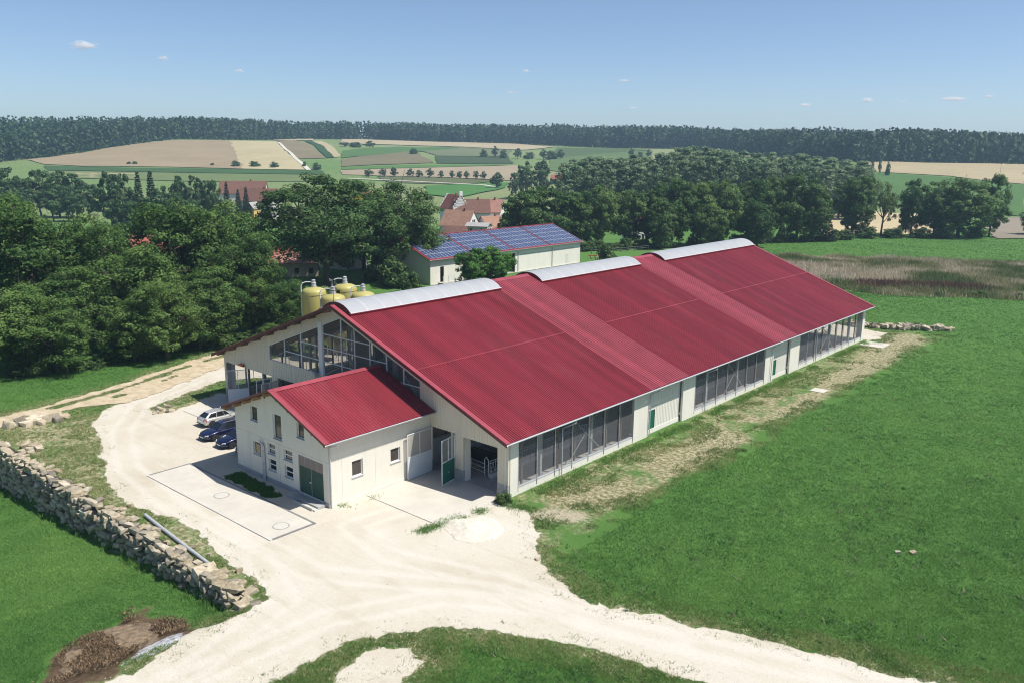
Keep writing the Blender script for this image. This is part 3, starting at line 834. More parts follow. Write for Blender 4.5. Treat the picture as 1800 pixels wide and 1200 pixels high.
# arched ridge vents
def arch_profile(n=12, r=2.2, z0=12.80, s=.86):
    Rr = (r*r+s*s)/(2*s); a0 = math.asin(r/Rr)
    return [(Rr*math.sin(-a0+2*a0*k/n), z0+s-Rr+Rr*math.cos(-a0+2*a0*k/n)) for k in range(n+1)]
AP = arch_profile()
for y0, y1 in ((.62, 21.35), (28.45, 49.4), (55.45, 83.2)):
    vent = bpy.data.objects.new('ridge_vent', None); COL.objects.link(vent); vent.parent = barn
    n = round((y1-y0)/2.1)
    for k in range(n):
        a, b = y0+(y1-y0)*k/n+.015, y0+(y1-y0)*(k+1)/n-.015
        mb = MB()
        for (xa, za), (xb, zb) in zip(AP[:-1], AP[1:]):
            mb.quad((xa, a, za), (xb, a, zb), (xb, b, zb), (xa, b, za))
        o = mb.build('arch_panel', M_ARCH, vent, smooth=True)
        if k:
            mb = MB()
            for (xa, za), (xb, zb) in zip(AP[:-1], AP[1:]):
                mb.quad((xa, a-.05, za+.018), (xb, a-.05, zb+.018), (xb, a+.02, zb+.018), (xa, a+.02, za+.018))
            mb.build('arch_joint', M_WHITE, vent, smooth=True)
    for ye in (y0-.002, y1+.002):
        mb = MB()
        for (xa, za), (xb, zb) in zip(AP[:-1], AP[1:]):
            mb.quad((xa, ye, za-.02), (xb, ye, zb-.02), (xb, ye, min(rz_(xb)-.02, zb-.03)), (xa, ye, min(rz_(xa)-.02, za-.03)))
        mb.build('end_panel', mat('vent_end_red', (.10, .016, .024), .5), vent)
    for sg in (-1, 1):
        MB().box((min(sg*2.02, sg*2.10), y0-.05, rz_(2.1)-.05), (max(sg*2.02, sg*2.10), y1+.05, 12.72)).build('kerb_board', M_REDTRIM, vent)
        MB().box((min(sg*2.0, sg*2.24), y0-.08, 12.722), (max(sg*2.0, sg*2.24), y1+.08, 12.79)).build('kerb_trim', M_REDTRIM, vent)
        MB().box((min(sg*2.19, sg*2.25), y0-.03, 12.792), (max(sg*2.19, sg*2.25), y1+.03, 12.84)).build('edge_profile', M_WHITE, vent)
# gutter and downpipes
def half_gutter(x, z, y0, y1, r=.11):
    mb = MB(); n = 7
    pr = [(x+r*math.cos(math.pi+math.pi*k/n), z+r*math.sin(math.pi+math.pi*k/n)) for k in range(n+1)]
    for (xa, za), (xb, zb) in zip(pr[:-1], pr[1:]):
        mb.quad((xa, y0, za), (xb, y0, zb), (xb, y1, zb), (xa, y1, za))
    mb.bar((x+r, y0, z), (x+r, y1, z), .03)
    return mb
half_gutter(22.12, rz_(22)+.02, -.05, L_).build('gutter', M_GALV, barn)
half_gutter(-22.12, rz_(22)+.02, -.05, L_).build('gutter', M_GALV, barn)
for y in (7.9, 22.0, 33.2, 49.6, 63.5):
    MB().tube([(22.1, y+1.1, 4.92), (22.08, y+1.05, 4.72), (21.65, y+.2, 4.5), (21.46, y, 4.35), (21.46, y, .15)], .055, 8).build('downpipe', M_GALV, barn)

# front gable
gtop = lambda a: rz_(a)-.10
glz = lambda a: rz_(a)-1.22
DOORS = [(-20.95, -12.0, 0, 4.2), (-10.9, -8.0, 0, 4.2), (12.35, 15.2, 0, 4.2), (16.2, 20.1, 0, 4.1)]
GLZ = [(-12.2, -3.55, 5.95, glz), (-2.85, 10.95, 5.9, glz)]
mb = MB(); segs = wall_strips(mb, 'y', G0, .16, -XW, XW, 1.1, gtop, DOORS+GLZ, breaks=(0,))
ribs_on(mb, 'y', G0, [s for s in segs], .30, .13, .035, 1)
mb.build('gable_cladding', M_CREAM, barn)
for a, b in ((-XW, -20.95), (-12.0, -10.9), (-8.0, -.9), (15.2, 16.2), (20.1, XW-.02)):
    MB().box((a, G0-.03, 0), (b, G0+.22, 1.098)).build('plinth', M_PLINTH, barn)
# glazed net fields of the gable
for (a, b, zl, zt), mull in zip(GLZ, ((-9.4, -6.5), (0, 2.0, 4.2, 6.5, 8.8))):
    win = bpy.data.objects.new('gable_window', None); COL.objects.link(win); win.parent = barn
    xs = [a, *mull, b]
    for l, r in zip(xs[:-1], xs[1:]):
        MB().quad((l, G0+.09, zl), (r, G0+.09, zl), (r, G0+.09, zt(r)), (l, G0+.09, zt(l))).build('net_pane', M_NET2, win, fix=False)
    for x in xs:
        MB().box((x-.06, G0+.02, zl), (x+.06, G0+.13, zt(x)-.02)).build('mullion', M_WHITESTEEL, win)
    for z in (7.35, 8.75, 10.1):
        for l, r in zip(xs[:-1], xs[1:]):
            if min(zt(l), zt(r)) > z+.3:
                MB().box((l+.06, G0+.03, z-.04), (r-.06, G0+.12, z+.04)).build('transom', M_WHITESTEEL, win)
    for l, r in zip(xs[:-1], xs[1:]):
        MB().bar((l, G0+.075, zt(l)-.03), (r, G0+.075, zt(r)-.03), .10, .08).build('head_rail', M_WHITESTEEL, win)
        MB().box((l, G0+.02, zl-.04), (r, G0+.14, zl+.05)).build('sill_rail', M_WHITESTEEL, win)
    br = [((-12.2, 5.95), (-9.4, 7.3))] if a < -10 else [((-2.85, 6.0), (0, 7.35)), ((-2.85, 8.0), (0, 9.6)), ((-2.85, 9.4), (0, 10.9)), ((0, 10.9), (2.0, 9.0)), ((0, 8.9), (2.0, 7.2)), ((8.8, 8.1), (10.9, 6.0))]
    for (x0, z0), (x1, z1) in br:
        MB().bar((x0, G0+.14, z0), (x1, G0+.14, z1), .07).build('brace', M_WHITESTEEL, win)
MB().box((-3.5, G0-.05, 5.9), (-2.9, G0+.05, glz(-2.9)+.25)).build('gable_post', M_WHITESTEEL, barn)
MB().box((XW-.30, G0-.075, .3), (XW-.22, G0-.04, 4.2)).build('corner_trim', M_WHITE, barn)

# gate leaves
def leaf(hinge, end, z0, z1, zm, low_mat, up_mat, back=False, stile=True):
    hx, hy = hinge; ex, ey = end
    g = bpy.data.objects.new('gate_leaf', None); COL.objects.link(g); g.parent = barn
    w = math.hypot(ex-hx, ey-hy); g.location = (hx, hy, 0); g.rotation_euler = (0, 0, math.atan2(ey-hy, ex-hx))
    t = .06
    mb = MB().box((.061, -t/3, z0+.08), (w-.061, t/3, zm-.04))
    mb.build('lower_panel', low_mat, g)
    if up_mat: MB().quad((.061, 0, zm), (w-.061, 0, zm), (w-.061, 0, z1-.06), (.061, 0, z1-.06)).build('upper_mesh', up_mat, g, fix=False)
    mb = MB()
    mb.box((0, -t/2, z0), (.06, t/2, z1)).box((w-.06, -t/2, z0), (w, t/2, z1)).box((.06, -t/2, z1-.07), (w-.06, t/2, z1)).box((.06, -t/2, z0), (w-.06, t/2, z0+.08)).box((.06, -t/2, zm-.04), (w-.06, t/2, zm+.04))
    if stile: mb.box((w/2-.03, -t/2+.003, zm+.041), (w/2+.03, t/2-.003, z1-.071))
    mb.build('leaf_frame', M_WHITESTEEL, g)
    if back:
        for k in (1, 2): MB().box((.061, -t/2-.02, z0+(zm-z0)*k/3-.025), (w-.061, -t/2, z0+(zm-z0)*k/3+.025)).build('rail', M_GALV, g)
        MB().bar((.1, -t/2-.04, z0+.1), (w-.1, -t/2-.04, zm-.1), .03).build('brace', M_GALV, g)
    for z in (z0+.5, z1-.5): MB().box((-.06, -.05, z), (.03, .05, z+.16)).build('hinge', M_GALV, g)
    return g
M_WHITELEAF = mat('white_leaf_panel', (.60, .64, .68), .5, .06, 2)
g = leaf((15.2, G0-.02), (15.62, -.92), .12, 4.1, 2.12, M_GREEN, net_mat('clear_net', (.55, .54, .5), .68))
MB().box((.95, -.09, 1.05), (1.12, .09, 1.12)).build('latch', M_GALV, g)
leaf((12.42, G0-.05), (12.5, -1.95), .12, 4.15, 2.1, M_WHITELEAF, M_MESHBEIGE, back=True)
leaf((-16.45, G0-.02), (-17.6, -.85), .12, 4.15, 2.0, M_WHITELEAF, net_mat('clear_net2', (.5, .5, .5), .75), back=True)
leaf((-12.15, G0-.02), (-12.1, -.75), .12, 4.0, 1.6, M_WHITELEAF, M_NET, stile=True)
leaf((-8.05, G0-.02), (-8.4, -1.1), .12, 4.0, 1.8, M_WHITELEAF, M_NET)
leaf((-10.85, G0-.02), (-10.6, -1.1), .12, 4.0, 1.8, M_WHITELEAF, M_MESHBEIGE)
MB().box((-16.6, G0+.02, 0), (-16.4, G0+.2, 4.2)).build('gate_post', M_WOOD, barn)
MB().box((-21.2, G0+.23, 0), (-20.96, G0+.6, 4.4)).build('gate_post', M_PLINTH, barn)
MB().box((16.0, G0+.2, 0), (16.2, G0+.9, 4.3)).build('gate_post', M_WHITEPANEL, barn)
# wall dish, flood lamp
mb = MB().lathe([(.02, .12), (.25, .09), (.42, .02), (.50, -.06), (.50, -.08), (.40, -.01), (.2, .06), (.02, .08)], (0, 0, 0), 20, 'y')
d = mb.build('satellite_dish', mat('dish_grey', (.55, .56, .58), .5), barn, smooth=True); d.location = (-3.9, .62, 6.0); d.rotation_euler = (R(25), 0, R(-20))
MB().tube([(0, .1, 0), (0, .3, -.1), (0, .45, -.1)], .03, 6).build('dish_arm', M_GALV, d)
MB().box((-17.8, .70, 4.36), (-17.0, .95, 4.56)).build('sign_lamp', mat('red_lamp', (.55, .06, .02), .4), barn)
MB().bar((-17.0, .85, 4.46), (-16.7, 1.04, 4.46), .04).build('lamp_arm', M_DARK, barn)

# weather vane with a cow
v = bpy.data.objects.new('weather_vane', None); COL.objects.link(v); v.parent = barn; v.location = (.1, .3, 13.4)
MB().tube([(0, 0, 0), (0, 0, 2.05)], .025, 6).build('rod', M_DARK, v)
mb = MB().box((-.75, -.015, 1.30), (.75, .015, 1.34))
mb.hexa([(-.98, -.01, 1.32), (-.72, -.01, 1.22), (-.72, .01, 1.22), (-.98, .01, 1.32), (-.98, -.01, 1.325), (-.72, -.01, 1.42), (-.72, .01, 1.42), (-.98, .01, 1.325)])
mb.hexa([(.62, -.01, 1.2), (.98, -.01, 1.14), (.98, .01, 1.14), (.62, .01, 1.2), (.62, -.01, 1.42), (.98, -.01, 1.5), (.98, .01, 1.5), (.62, .01, 1.42)])
mb.build('arrow', M_BLACK, v)
cow = [(-.62, 2.30), (-.52, 2.42), (-.36, 2.36), (.42, 2.36), (.50, 2.28), (.52, 1.98), (.48, 1.98), (.46, 2.16), (.40, 2.10), (.38, 1.72), (.30, 1.72), (.28, 2.02), (-.10, 2.00), (-.12, 1.72), (-.20, 1.72), (-.22, 2.06), (-.36, 2.12), (-.46, 2.24)]
bm = bmesh.new(); fa = bm.faces.new([bm.verts.new((x, -.015, z)) for x, z in cow])
ex = bmesh.ops.extrude_face_region(bm, geom=[fa]); bmesh.ops.translate(bm, vec=(0, .03, 0), verts=[q for q in ex['geom'] if isinstance(q, bmesh.types.BMVert)])
bmesh.ops.recalc_face_normals(bm, faces=bm.faces)
me = bpy.data.meshes.new('cow_figure'); bm.to_mesh(me); bm.free()
mcow, n_, l_, p_ = nodes_of('pied_cow'); tc_ = n_.new('ShaderNodeTexCoord'); c_ = ramp(n_, [(.47, (.03, .02, .02)), (.53, (.5, .45, .42))]); l_.new(noise(n_, l_, tc_.outputs['Object'], 3.2, 2), c_.inputs[0]); l_.new(c_.outputs[0], p_.inputs['Base Color'])
me.materials.append(mcow); add('cow_figure', me, v)

# right long wall: net bays between panels, ribbed recesses with green doors
def long_wall(sg):
    X = sg*XW
    zt = rz_(XW)-.12
    inw = -sg
    bays = [(2.25, 19.3), (31.1, 48.0), (58.2, 81.0)]
    for a, b in bays:
        MB().box((min(X, X+inw*.25), a, 0), (max(X, X+inw*.25), b, .58)).build('plinth', M_WHITEPANEL if sg > 0 else M_CONC, barn)
        MB().box((min(X+sg*.02, X+inw*.27), a, .582), (max(X+sg*.02, X+inw*.27), b, .66)).build('sill_rail', M_GALV, barn)
        n = round((b-a)/2.42)
        st = (b-a)/n
        for k in range(n):
            y0, y1 = a+st*k, a+st*(k+1)
            MB().quad((X+inw*.10, y0+.03, .66), (X+inw*.10, y1-.03, .66), (X+inw*.10, y1-.03, zt), (X+inw*.10, y0+.03, zt)).build('net_screen', M_NET if sg > 0 else net_mat('open_net', (.2, .2, .2), .8), barn, fix=False)
        for k in range(n+1):
            y = a+st*k
            MB().tube([(X+sg*.03, y, .25), (X+sg*.03, y, zt)], .04, 6).build('net_pole', M_GALV, barn)
            if k < n:
                yy = y+st*.45
                mw = M_WOOD if k % 3 != 1 else M_GALV
                q = .07 if k % 3 != 1 else .13
                MB().box((X+inw*.55-q, yy-q, .05), (X+inw*.55+q, yy+q, zt+.1)).build('wall_post', mw, barn)
        if n > 3:
            y0, y1 = a+st*3, a+st*5
            MB().bar((X+inw*.3, y0, .75), (X+inw*.3, y1, zt-.2), .05).build('wind_brace', M_GALV, barn)
            MB().bar((X+inw*.36, y1, .75), (X+inw*.36, y0, zt-.2), .05).build('wind_brace', M_GALV, barn)
    # solid pieces
    for a, b in ((G0+.225, 2.25), (19.3, 22.05), (28.6, 31.1), (48.0, 50.4), (55.3, 58.2), (81.0, G1-.005)):
        MB().box((min(X+sg*.03, X+inw*.2), a+.002, 0), (max(X+sg*.03, X+inw*.2), b-.002, zt)).build('wall_panel', M_WHITEPANEL, barn)
    for a, b, d in ((22.05, 28.6, 22.45), (50.4, 55.3, 50.75)):
        mb = MB()
        seg = wall_strips(mb, 'x', X+inw*.35, .1, a, b, .45, lambda q: zt, [(d, d+1.3, .45, 2.4)], sgn=inw)
        ribs_on(mb, 'x', X+inw*.35, seg, .30, .12, .03, -sg)
        mb.build('ribbed_wall', M_WHITEPANEL, barn)
        MB().box((min(X+inw*.30, X+inw*.5), a, 0), (max(X+inw*.30, X+inw*.5), b, .449)).build('plinth', M_WHITEPANEL, barn)
        dr = MB().box((min(X+inw*.36, X+inw*.42), d+.04, .452), (max(X+inw*.36, X+inw*.42), d+1.26, 2.36)).build('door', M_GREEN, barn)
        fr = MB().box((min(X+inw*.32, X+inw*.44), d, .451), (max(X+inw*.32, X+inw*.44), d+.038, 2.39)).box((min(X+inw*.32, X+inw*.44), d+1.262, .451), (max(X+inw*.32, X+inw*.44), d+1.3, 2.39)).box((min(X+inw*.32, X+inw*.44), d+.038, 2.362), (max(X+inw*.32, X+inw*.44), d+1.262, 2.398))
        fr.build('frame', M_DKGREEN, dr)
        MB().box((min(X+inw*.28, X+inw*.36), d+.12, 1.40), (max(X+inw*.28, X+inw*.36), d+.26, 1.46)).build('handle', M_GALV, dr)
long_wall(1); long_wall(-1)

# rear gable with open bays
mb = MB(); gsegs = wall_strips(mb, 'y', G1, .16, -XW, XW, 0, gtop, [(-20, -9, 0, 4.2), (-7, 7, .9, 4.4), (9, 20.2, 0, 4.3), (-9, 9, 6.0, glz)], breaks=(0,), sgn=-1)
mb.build('gable_cladding', M_CREAM, barn)
MB().box((8.2, G1-1.4, .06), (9.0, G1-.17, 3.0)).build('rear_gate_leaf', M_GREEN, barn)

# feed fences, kerbs and cubicle rails inside
def feed_fence(x, y0, y1):
    f = bpy.data.objects.new('feed_fence', None); COL.objects.link(f); f.parent = barn
    MB().box((x-.12, y0, .05), (x+.12, y1, .48)).build('kerb', M_CONC, f)
    mb = MB()
    for z in (.62, 1.42, 1.62): mb.tube([(x, y0, z), (x, y1, z)], .035, 6)
    y = y0
    while y < y1-.6:
        mb.tube([(x, y, .48), (x, y, 1.62)], .03, 5)
        mb.tube([(x, y+.12, .62), (x, y+.33, 1.42)], .025, 5); mb.tube([(x, y+.58, .62), (x, y+.40, 1.42)], .025, 5)
        mb.tube([(x, y+.22, .98), (x, y+.48, .98)], .022, 5)
        y += .72
    mb.build('headlock_rail', M_GALV, f)
for a, b in ((3.2, 20.5), (30.5, 47.5), (58, 80)): feed_fence(17.3, a, b); feed_fence(-17.3, a, b)
# rounded gate at the end of the fence seen through the doorway
mb = MB()
mb.tube([(17.3, 3.0, .3), (17.3, 3.0, 1.75), (17.05, 3.0, 2.0), (16.85, 3.0, 1.75), (16.85, 3.0, .3)], .045, 8)
for z in (.55, .95, 1.35): mb.tube([(13.4, 3.3, z), (16.85, 3.0, z)], .035, 6)
mb.tube([(13.4, 3.3, .3), (13.4, 3.3, 1.5)], .04, 6); mb.tube([(15.1, 3.15, .4), (15.1, 3.15, 1.4)], .035, 6)
mb.build('pen_gate', M_GALV, barn)
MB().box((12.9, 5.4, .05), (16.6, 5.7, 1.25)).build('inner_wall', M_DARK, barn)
MB().box((10.9, 1.3, .05), (11.1, 14, 2.4)).build('inner_wall', M_PLINTH, barn)
for a, b in ((4, 20), (31, 48), (58, 80)):
    for x in (-9.5, 0, 9.5):
        MB().box((x-.1, a, .05), (x+.1, b, 1.0)).build('inner_wall', M_CONC, barn)
# ------------------------------------------------------------------ two-storey annex
annex = thing('annex_building', 'cream plastered annex with small red gable roof in front of the barn', 'building')
AX0, AX1, AY0, AY1, AR, AZ, AS = -.95, 12.2, -9.9, 1.0, 5.62, 8.5, .389
az = lambda x: AZ - AS*abs(x-AR)
atop = lambda x: az(x)-.14
# windows: (x0, x1, z0, z1)
UP = [(1.5, 2.55, 4.97, 6.27), (4.85, 6.03, 4.12, 6.27), (8.2, 9.18, 4.97, 6.2)]
LOW = [(1.67, 2.8, 2.0, 3.15), (3.86, 4.98, 2.56, 3.5), (3.9, 5.02, 1.12, 2.13), (6.2, 7.4, 2.6, 3.5), (6.24, 7.4, 1.12, 2.1)]
GATE = (8.2, 11.5, .34, 3.56)
mb = MB()
wall_strips(mb, 'y', AY0, .3, AX0, AX1, 0, atop, UP+LOW+[GATE], breaks=(AR,))
mb.build('front_wall', M_PLASTER, annex)
RW = [(-7.6, -6.5, 1.92, 3.28), (-3.55, -2.48, 2.0, 3.22)]
mb = MB(); wall_strips(mb, 'x', AX1-.002, .3, AY0+.302, AY1, 0, lambda q: atop(AX1-.15), RW, sgn=-1); mb.build('side_wall', M_PLASTER, annex)
mb = MB(); wall_strips(mb, 'x', AX0+.002, .3, AY0+.302, AY1, 0, lambda q: atop(AX0+.15), [(-6, -4.8, 1.2, 2.4)], sgn=1); mb.build('side_wall', M_PLASTER, annex)
MB().box((AX0-.02, AY0-.02, 0), (8.18, AY0-.001, .42)).build('plinth', M_PLINTH, annex)
MB().box((11.52, AY0-.02, 0), (AX1+.0, AY0-.001, .42)).build('plinth', M_PLINTH, annex)
MB().box((AX1+.001, AY0-.02, 0), (AX1+.022, AY1-.02, .30)).build('plinth', M_WHITEPANEL, annex)
# panel joints
for x in (1.15, 5.55):
    MB().box((x-.012, AY0-.004, .43), (x+.012, AY0-.0005, 3.75)).build('panel_joint', M_PLINTH, annex)
MB().box((AX0, AY0-.004, 3.755), (AX1, AY0-.0005, 3.775)).build('panel_joint', M_PLINTH, annex)
for y in (-8.6, -5.2, -1.7): MB().box((AX1-.0005, y-.012, .31), (AX1+.003, y+.012, 3.75)).build('panel_joint', mat('joint_light', (.5, .47, .4), .9), annex)
MB().box((AX1-.0005, AY0, 3.755), (AX1+.003, AY1, 3.775)).build('panel_joint', MATS['joint_light'], annex)
def window_front(x0, x1, z0, z1, bars=0, rail=False, curtain=False):
    w = bpy.data.objects.new('window', None); COL.objects.link(w); w.parent = annex
    y = AY0+.13
    f = .07
    MB().quad((x0+f, y+.03, z0+f), (x1-f, y+.03, z0+f), (x1-f, y+.03, z1-f), (x0+f, y+.03, z1-f)).build('pane', M_GLASS, w, fix=False)
    mb = MB().box((x0, y, z0), (x0+f, y+.08, z1)).box((x1-f, y, z0), (x1, y+.08, z1)).box((x0+f, y, z0), (x1-f, y+.08, z0+f)).box((x0+f, y, z1-f), (x1-f, y+.08, z1))
    for k in range(bars):
        z = z0+(z1-z0)*(k+1)/(bars+1); mb.box((x0+f, y+.001, z-.045), (x1-f, y+.079, z+.045))
    mb.build('frame', M_WHITE, w)
    MB().box((x0-.06, AY0-.07, z0-.05), (x1+.06, AY0+.13, z0-.002)).build('sill', M_GALV, w)
    if rail:
        mb = MB()
        for z in (z0+.25, z0+.55, z0+.85): mb.box((x0, AY0-.05, z), (x1, AY0-.02, z+.03))
        mb.build('railing', M_GALV, w)
    if curtain: MB().box((x0+.25, y+.12, z0+.1), (x0+.62, y+.16, z1-.1)).build('curtain', mat('tan_board', (.45, .33, .2), .8), w)
for k, q in enumerate(UP): window_front(*q, rail=False)
for k, q in enumerate(LOW): window_front(*q, bars=0 if k == 0 else 1)
MB().box((1.95, AY0+.10, 2.1), (2.55, AY0+.128, 2.95)).build('shutter', mat('tan_board', (.45, .33, .2), .8), annex)
for a, b, z0, z1 in RW:
    w = bpy.data.objects.new('window', None); COL.objects.link(w); w.parent = annex
    x = AX1-.13; f = .09
    MB().quad((x-.02, a+f, z0+f), (x-.02, b-f, z0+f), (x-.02, b-f, z1-f), (x-.02, a+f, z1-f)).build('pane', mat('dusty_glass', (.07, .058, .05), .35, .2, 2), w, fix=False)
    MB().box((x-.06, a, z0), (x, a+f, z1)).box((x-.06, b-f, z0), (x, b, z1)).box((x-.06, a+f, z0), (x, b-f, z0+f)).box((x-.06, a+f, z1-f), (x, b-f, z1)).build('frame', M_WHITE, w)
    MB().box((x, a-.06, z0-.06), (AX1+.07, b+.06, z0-.005)).build('sill', M_GALV, w)
# double gate with mesh head
x0, x1, z0, z1 = GATE
gt = bpy.data.objects.new('double_gate', None); COL.objects.link(gt); gt.parent = annex
xm = (x0+x1)/2; yg = AY0+.06
for l, r in ((x0+.06, xm-.02), (xm+.02, x1-.06)):
    lf = MB().box((l, yg, z0+.02), (r, yg+.05, 2.62)).build('gate_leaf', M_DKGREEN, gt)
    for k in range(1, 4):
        xx = l+(r-l)*k/4; MB().box((xx-.008, yg-.004, z0+.1), (xx+.008, yg-.0005, 2.6)).build('board_joint', M_DARK, lf)
    MB().box((l, yg, 2.64), (r, yg+.05, z1-.08)).build('mesh_panel', mat('gate_mesh', (.26, .21, .185), .8, .2, 12), gt)
    MB().box(((l+r)/2-.03, yg-.012, 2.62), ((l+r)/2+.03, yg-.001, z1-.08)).build('stile', M_PLINTH, gt)
MB().box((x0, yg-.02, z0), (x0+.058, yg+.1, z1)).box((x1-.058, yg-.02, z0), (x1, yg+.1, z1)).box((x0+.058, yg-.02, z1-.07), (x1-.058, yg+.1, z1)).box((xm-.018, yg-.015, z0), (xm+.018, yg+.04, z1-.071)).build('gate_frame', M_PLINTH, gt)
MB().box((xm-.24, yg-.06, 1.45), (xm-.06, yg-.005, 1.52)).build('handle', M_WHITE, gt)
MB().box((xm-.2, yg-.03, 1.28), (xm-.12, yg-.005, 1.44)).build('lock_plate', M_BLACK, gt)
st = thing('concrete_steps', 'low concrete ramp and steps under the dark green gate', 'steps', (9.6, -10.4, 0))
MB().box((-2.1, -.35, 0), (2.2, .49, .28)).build('landing', M_PLINTH, st, bevel=.01)
MB().box((.2, -.70, 0), (2.25, -.352, .14)).build('step', M_CONC, st, bevel=.01)
MB().box((-.6, -.78, 0), (2.0, -.702, .24)).build('kerb', M_CONC, st, bevel=.01)
# pipes on the front wall
pp = bpy.data.objects.new('pipe_bundle', None); COL.objects.link(pp); pp.parent = annex
for k, dx in enumerate((-.14, 0, .14)):
    MB().tube([(3.3+dx, AY0-.1, .0), (3.3+dx, AY0-.1, 3.1-.1*k), (3.3+dx, AY0-.12, 3.35-.1*k), (3.18+dx, AY0-.2, 3.48-.1*k), (3.0+dx, AY0-.2, 3.5-.1*k)], .055, 8).build('pipe', M_GALV, pp)
for z in (.5, 1.5, 2.6): MB().box((3.05, AY0-.19, z), (3.55, AY0-.165, z+.05)).build('clamp', M_GALV, pp)
# roof
for sg in (-1, 1):
    mb = MB()
    rib_sheet(mb, AY0-.8, G0-.05, .285, .045, (AR+sg*.02, AZ), (AR+sg*7.35, az(AR+7.35)))
    mb.build('roof_sheet', M_RED, annex, fix=False)
    MB().hexa([(AR, AY0-.86, AZ+.06), (AR+sg*7.4, AY0-.86, az(AR+7.4)+.06), (AR+sg*7.4, AY0-.42, az(AR+7.4)+.06), (AR, AY0-.42, AZ+.06),
               (AR, AY0-.86, AZ+.11), (AR+sg*7.4, AY0-.86, az(AR+7.4)+.11), (AR+sg*7.4, AY0-.42, az(AR+7.4)+.11), (AR, AY0-.42, AZ+.11)]).build('verge_flashing', M_RED2, annex)
    MB().hexa([(AR, AY0-.862, AZ-.12), (AR+sg*7.4, AY0-.862, az(AR+7.4)-.12), (AR+sg*7.4, AY0-.81, az(AR+7.4)-.12), (AR, AY0-.81, AZ-.12),
               (AR, AY0-.862, AZ+.058), (AR+sg*7.4, AY0-.862, az(AR+7.4)+.058), (AR+sg*7.4, AY0-.81, az(AR+7.4)+.058), (AR, AY0-.81, AZ+.058)]).build('verge_board', mat('verge_brown', (.16, .055, .035), .6), annex)
    MB().hexa([(AR, AY0-.4, AZ+.065), (AR+sg*.4, AY0-.4, az(AR+.4)+.08), (AR+sg*.4, G0-.06, az(AR+.4)+.08), (AR, G0-.06, AZ+.065),
               (AR, AY0-.4, AZ+.12), (AR+sg*.4, AY0-.4, az(AR+.4)+.10), (AR+sg*.4, G0-.06, az(AR+.4)+.10), (AR, G0-.06, AZ+.12)]).build('ridge_cap', M_RED2, annex)
    for k in range(5):
        x = AR+sg*(.9+1.55*k)
        MB().box((x-.10, AY0-.72, az(x)-.36), (x+.10, AY0-.001, az(x)-.10)).build('purlin', M_WOOD2, annex)
half_gutter(AR+7.45, az(AR+7.35)+.0, AY0-.85, G0-.1, .09).build('gutter', M_GALV, annex)
half_gutter(AR-7.45, az(AR+7.35)+.0, AY0-.85, G0-.1, .09).build('gutter', M_GALV, annex)
MB().tube([(AR+7.45, AY0+.35, az(AR+7.35)-.08), (AR+7.4, AY0+.3, az(AR+7.35)-.3), (AX1+.1, AY0+.12, az(AR+7.35)-.55), (AX1+.1, AY0+.12, .05)], .055, 8).build('downpipe', M_GALV, annex)
MB().tube([(4.25, AY0-.02, 7.62), (4.25, AY0-.35, 7.7)], .04, 6).tube([(4.1, AY0-.35, 7.72), (4.5, AY0-.42, 7.62)], .06, 8).build('camera_lamp', M_BLACK, annex)

# ------------------------------------------------------------------ barn with solar roof
solar = thing('solar_barn', 'cream farm shed with blue solar panels on its red roof', 'barn')
SX, SY0, SY1, SE, SHW, SRI = -63.0, 72.4, 123.6, 5.2, 9.8, 8.95
sz = lambda x: SRI - (SRI-SE)/SHW*abs(x-(SX-SHW+.5))
sr = SX-SHW+.5
wt = lambda q: sz(SX)-.12
mb = MB(); sg_ = wall_strips(mb, 'x', SX, .2, SY0, SY1, 0, wt, [(75.2, 76.3, 0, 3.6), (82, 99.0, 0, 4.4)], sgn=-1); mb.build('long_wall', M_WHITEPANEL, solar)
mb = MB(); wall_strips(mb, 'x', 2*sr-SX, .2, SY0, SY1, 0, wt, [], sgn=1); mb.build('long_wall', M_WHITEPANEL, solar)
for yy, s2 in ((SY0, 1), (SY1, -1)):
    mb = MB(); wall_strips(mb, 'y', yy+s2*.003, .2, 2*sr-SX+.201, SX-.201, 0, lambda a: sz(a)-.12, [], breaks=(sr,), sgn=s2); mb.build('gable_wall', M_CREAM, solar)
MB().box((SX-.1, 90.6, 0), (SX+.12, 91.0, 5.0)).build('column', M_CREAM, solar)
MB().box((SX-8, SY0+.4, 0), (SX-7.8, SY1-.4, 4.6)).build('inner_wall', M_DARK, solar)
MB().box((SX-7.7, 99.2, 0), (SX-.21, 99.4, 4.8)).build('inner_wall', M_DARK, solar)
MB().box((SX-7.7, SY0+.5, .02), (SX+.3, SY1-.5, .08)).build('floor', M_FLOOR, solar)
for y in (99.9, 112.4): MB().tube([(SX+.08, y, .2), (SX+.08, y, 4.6)], .09, 8).build('downpipe', M_PLINTH, solar)
MB().box((SX+.003, 117.5, .5), (SX+.03, 118.7, 2.7)).build('door', mat('pale_door', (.62, .6, .54), .6), solar)
for k in range(4): MB().box((SX+.001, 100.5+5.2*k, 3.9), (SX+.05, 105.6+5.2*k, 4.0)).build('rail', M_PLINTH, solar)
for sg in (-1, 1):
    e = sr+sg*(SHW+.1)
    mb = MB().hexa([(sr, SY0-.6, SRI), (e, SY0-.6, sz(e)), (e, SY1+.6, sz(e)), (sr, SY1+.6, SRI), (sr, SY0-.6, SRI+.08), (e, SY0-.6, sz(e)+.08), (e, SY1+.6, sz(e)+.08), (sr, SY1+.6, SRI+.08)])
    mb.build('roof_sheet', M_RED, solar)
MB().box((sr-.45, SY0-.62, SRI+.02), (sr+.45, SY1+.62, SRI+.16)).build('ridge_cap', M_RED, solar)
half_gutter(sr+SHW+.2, sz(SX+.4)+.0, SY0-.6, SY1+.6, .10).build('gutter', M_GALV, solar)
mpan, n_, l_, p_ = nodes_of('solar_cells')
